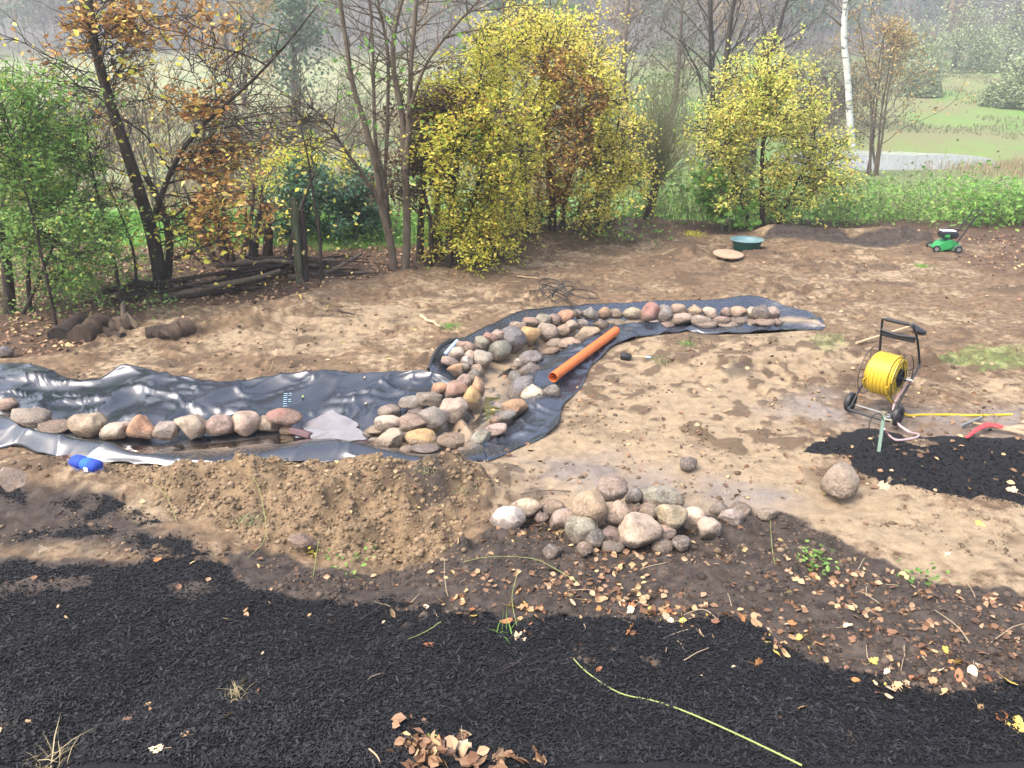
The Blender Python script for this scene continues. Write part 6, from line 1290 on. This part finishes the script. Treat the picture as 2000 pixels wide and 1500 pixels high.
# leaves caught on the liner
for px, py, s_, col, lab in [(590, 777, .05, 'green', 'pale green leaf on the pond liner near the print'), (545, 770, .05, 'tan', 'tan leaf on the pond liner left of the print'), (712, 740, .05, 'cream', 'whitish leaf high on the pond liner'), (742, 805, .08, 'yellow', 'yellow leaf cluster beside the heap by the slab'), (715, 790, .05, 'cream', 'pale leaf on the wet liner near the slab')]:
    fleaf(on_liner(px, py) + [0, 0, .02], s_, col, 'oval', lab)
for px, py, s_, col, lab in [(1004, 790, .07, 'yellow', 'yellow leaf floating in the stream by the orange stone'), (962, 800, .09, 'yellow', 'yellow leaf cluster on the silt of the stream'), (885, 830, .07, 'orange', 'orange leaf on the liner below the heap'), (880, 848, .07, 'cream', 'cream leaf in the puddle at the stream mouth'), (1040, 680, .08, 'yellow', 'yellow leaf in the upper stream bed'), (985, 735, .08, 'orange', 'orange leaf in the wet silt of the stream')]:
    fleaf(W(px, py, -.10), s_, col, 'lobed', lab, tilt=.15)

# ------------------------------------------------------------------ loose soil and bark chips (uncountable)
def bits(name, lab, P, size, mat, seed, shape=(1, 1, 1), cat='soil'):
    r = np.random.default_rng(seed); n = len(P); t = (1 + 5 ** .5) / 2
    V0 = np.array([(-1, t, 0), (1, t, 0), (-1, -t, 0), (1, -t, 0), (0, -1, t), (0, 1, t), (0, -1, -t), (0, 1, -t), (t, 0, -1), (t, 0, 1), (-t, 0, -1), (-t, 0, 1)]) / 1.9
    F0 = np.array([(0, 11, 5), (0, 5, 1), (0, 1, 7), (0, 7, 10), (0, 10, 11), (1, 5, 9), (5, 11, 4), (11, 10, 2), (10, 7, 6), (7, 1, 8), (3, 9, 4), (3, 4, 2), (3, 2, 6), (3, 6, 8), (3, 8, 9), (4, 9, 5), (2, 4, 11), (6, 2, 10), (8, 6, 7), (9, 8, 1)])
    s_ = np.minimum(size * r.lognormal(0, .75, n), size * 4.5); V = V0[None] * (1 + r.normal(size=(n, 12, 1)) * .18) * s_[:, None, None] * .5 * np.array(shape)
    a = r.uniform(0, 6.28, n); c, s2 = np.cos(a), np.sin(a); X = V[..., 0] * c[:, None] - V[..., 1] * s2[:, None]; Y_ = V[..., 0] * s2[:, None] + V[..., 1] * c[:, None]; V = np.stack([X, Y_, V[..., 2]], -1) + P[:, None, :]
    F_ = (F0[None] + np.arange(n)[:, None, None] * 12).reshape(-1, 3); o = obj(name, mesh_np(name, V.reshape(-1, 3), F_, True), M[mat]); tag(o, lab, cat, None, 'stuff')
r = np.random.default_rng(101)
q = np.array([W(px, py)[:2] for px, py in zip(r.uniform(-60, 2060, 42000), 450 + 650 * r.random(42000) ** 1.3)]); f1 = fbm(q[:, 0] * 1.3, q[:, 1] * 2.2, 5, 77, .6); dm = amask(q[:, 0], q[:, 1], 0)
keep = (np.maximum(poly_sd(q[:, 0], q[:, 1], pond_poly), poly_sd(q[:, 0], q[:, 1], stream_poly)) < -.03) & (r.random(len(q)) < .16 + 3.0 * f1) & (dm < .4) & (r.random(len(q)) > .3 * amask(q[:, 0], q[:, 1], 2, ATTR_B))
q = q[keep]; bits('soil_clods', 'loose clods of brown soil over the dug plot', np.concatenate([q, hs(q[:, 0], q[:, 1])[:, None] + .003], 1), .016, 'clod', 102, (1, 1, .7))
q = np.array([W(px, py)[:2] for px, py in zip(r.uniform(430, 2050, 16000), r.uniform(1000, 1450, 16000))]); q = q[(amask(q[:, 0], q[:, 1], 1) > .5) & (amask(q[:, 0], q[:, 1], 0) < .4)]; q = q[r.random(len(q)) < .35 + 1.5 * fbm(q[:, 0] * 2, q[:, 1] * 2, 3, 19)]
bits('soil_clods', 'dark crumbs of topsoil between the fallen leaves', np.concatenate([q, hs(q[:, 0], q[:, 1])[:, None] + .002], 1), .015, 'clod_dark', 104, (1, 1, .7))
q = np.array([W(px, py)[:2] for px, py in zip(r.uniform(180, 980, 11000), r.uniform(880, 1080, 11000))]); q = q[(amask(q[:, 0], q[:, 1], 3, ATTR_B) > .5) & (poly_sd(q[:, 0], q[:, 1], pond_poly) < 0)]
bits('soil_clods', 'crumbly sandy lumps on the heap in front of the pond', np.concatenate([q, hs(q[:, 0], q[:, 1])[:, None] + .003], 1), .014, 'clod_sand', 103, (1, 1, .8))
n = 170000; px = r.uniform(-80, 2080, n); py = 850 + 700 * r.random(n) ** .8; v_ = (py - 750) / FPX; t = (CAM_H - .1) / (SP + v_ * CP); X = (px - 1000) / FPX * t; Yq = (CP - v_ * SP) * t
k_ = (amask(X, Yq, 0) > r.uniform(.12, .6, n)); X, Yq = X[k_], Yq[k_]; n = len(X)
a = r.uniform(0, math.pi, n); L = np.minimum(.0055 * r.lognormal(0, .7, n), .02); wd = L * r.uniform(.15, .42, n); P0 = np.stack([X, Yq, hs(X, Yq) + .006 + .008 * r.random(n)], 1)
d = np.stack([np.cos(a), np.sin(a), r.normal(size=n) * .2], 1); s_ = np.stack([-np.sin(a), np.cos(a), r.normal(size=n) * .2], 1)
V = np.stack([P0 - d * L[:, None] - s_ * wd[:, None], P0 + d * L[:, None] * .9 - s_ * wd[:, None] * .7, P0 + d * L[:, None] + s_ * wd[:, None], P0 - d * L[:, None] * .85 + s_ * wd[:, None] * .8, P0 - [0, 0, .02]], 1).reshape(-1, 3); i = np.arange(n)[:, None] * 5
o = obj('bark_mulch', mesh_np('bark_mulch', V, [i + [0, 1, 2, 3], np.concatenate([i + [0, 4, 1], i + [1, 4, 2], i + [2, 4, 3], i + [3, 4, 0]])], False), M['chip']); tag(o, 'black bark chips covering the foreground and right-hand beds', 'mulch', None, 'stuff')

# ------------------------------------------------------------------ damp air over the whole place
mh = bpy.data.materials.new('damp_air'); mh.use_nodes = True; t_ = mh.node_tree; t_.nodes.clear(); oo = t_.nodes.new('ShaderNodeOutputMaterial'); pv_ = t_.nodes.new('ShaderNodeVolumePrincipled')
pv_.inputs['Color'].default_value = (.95, .97, 1.0, 1); pv_.inputs['Density'].default_value = .0017; pv_.inputs['Anisotropy'].default_value = .2; t_.links.new(pv_.outputs[0], oo.inputs['Volume'])
hz = MB().box((0, 235, 36), (900, 620, 90)).build('haze', mh, None, None, False); tag(hz, 'pale damp haze hanging over the garden and valley', 'haze', None, 'stuff'); hz.display_type = 'WIRE'
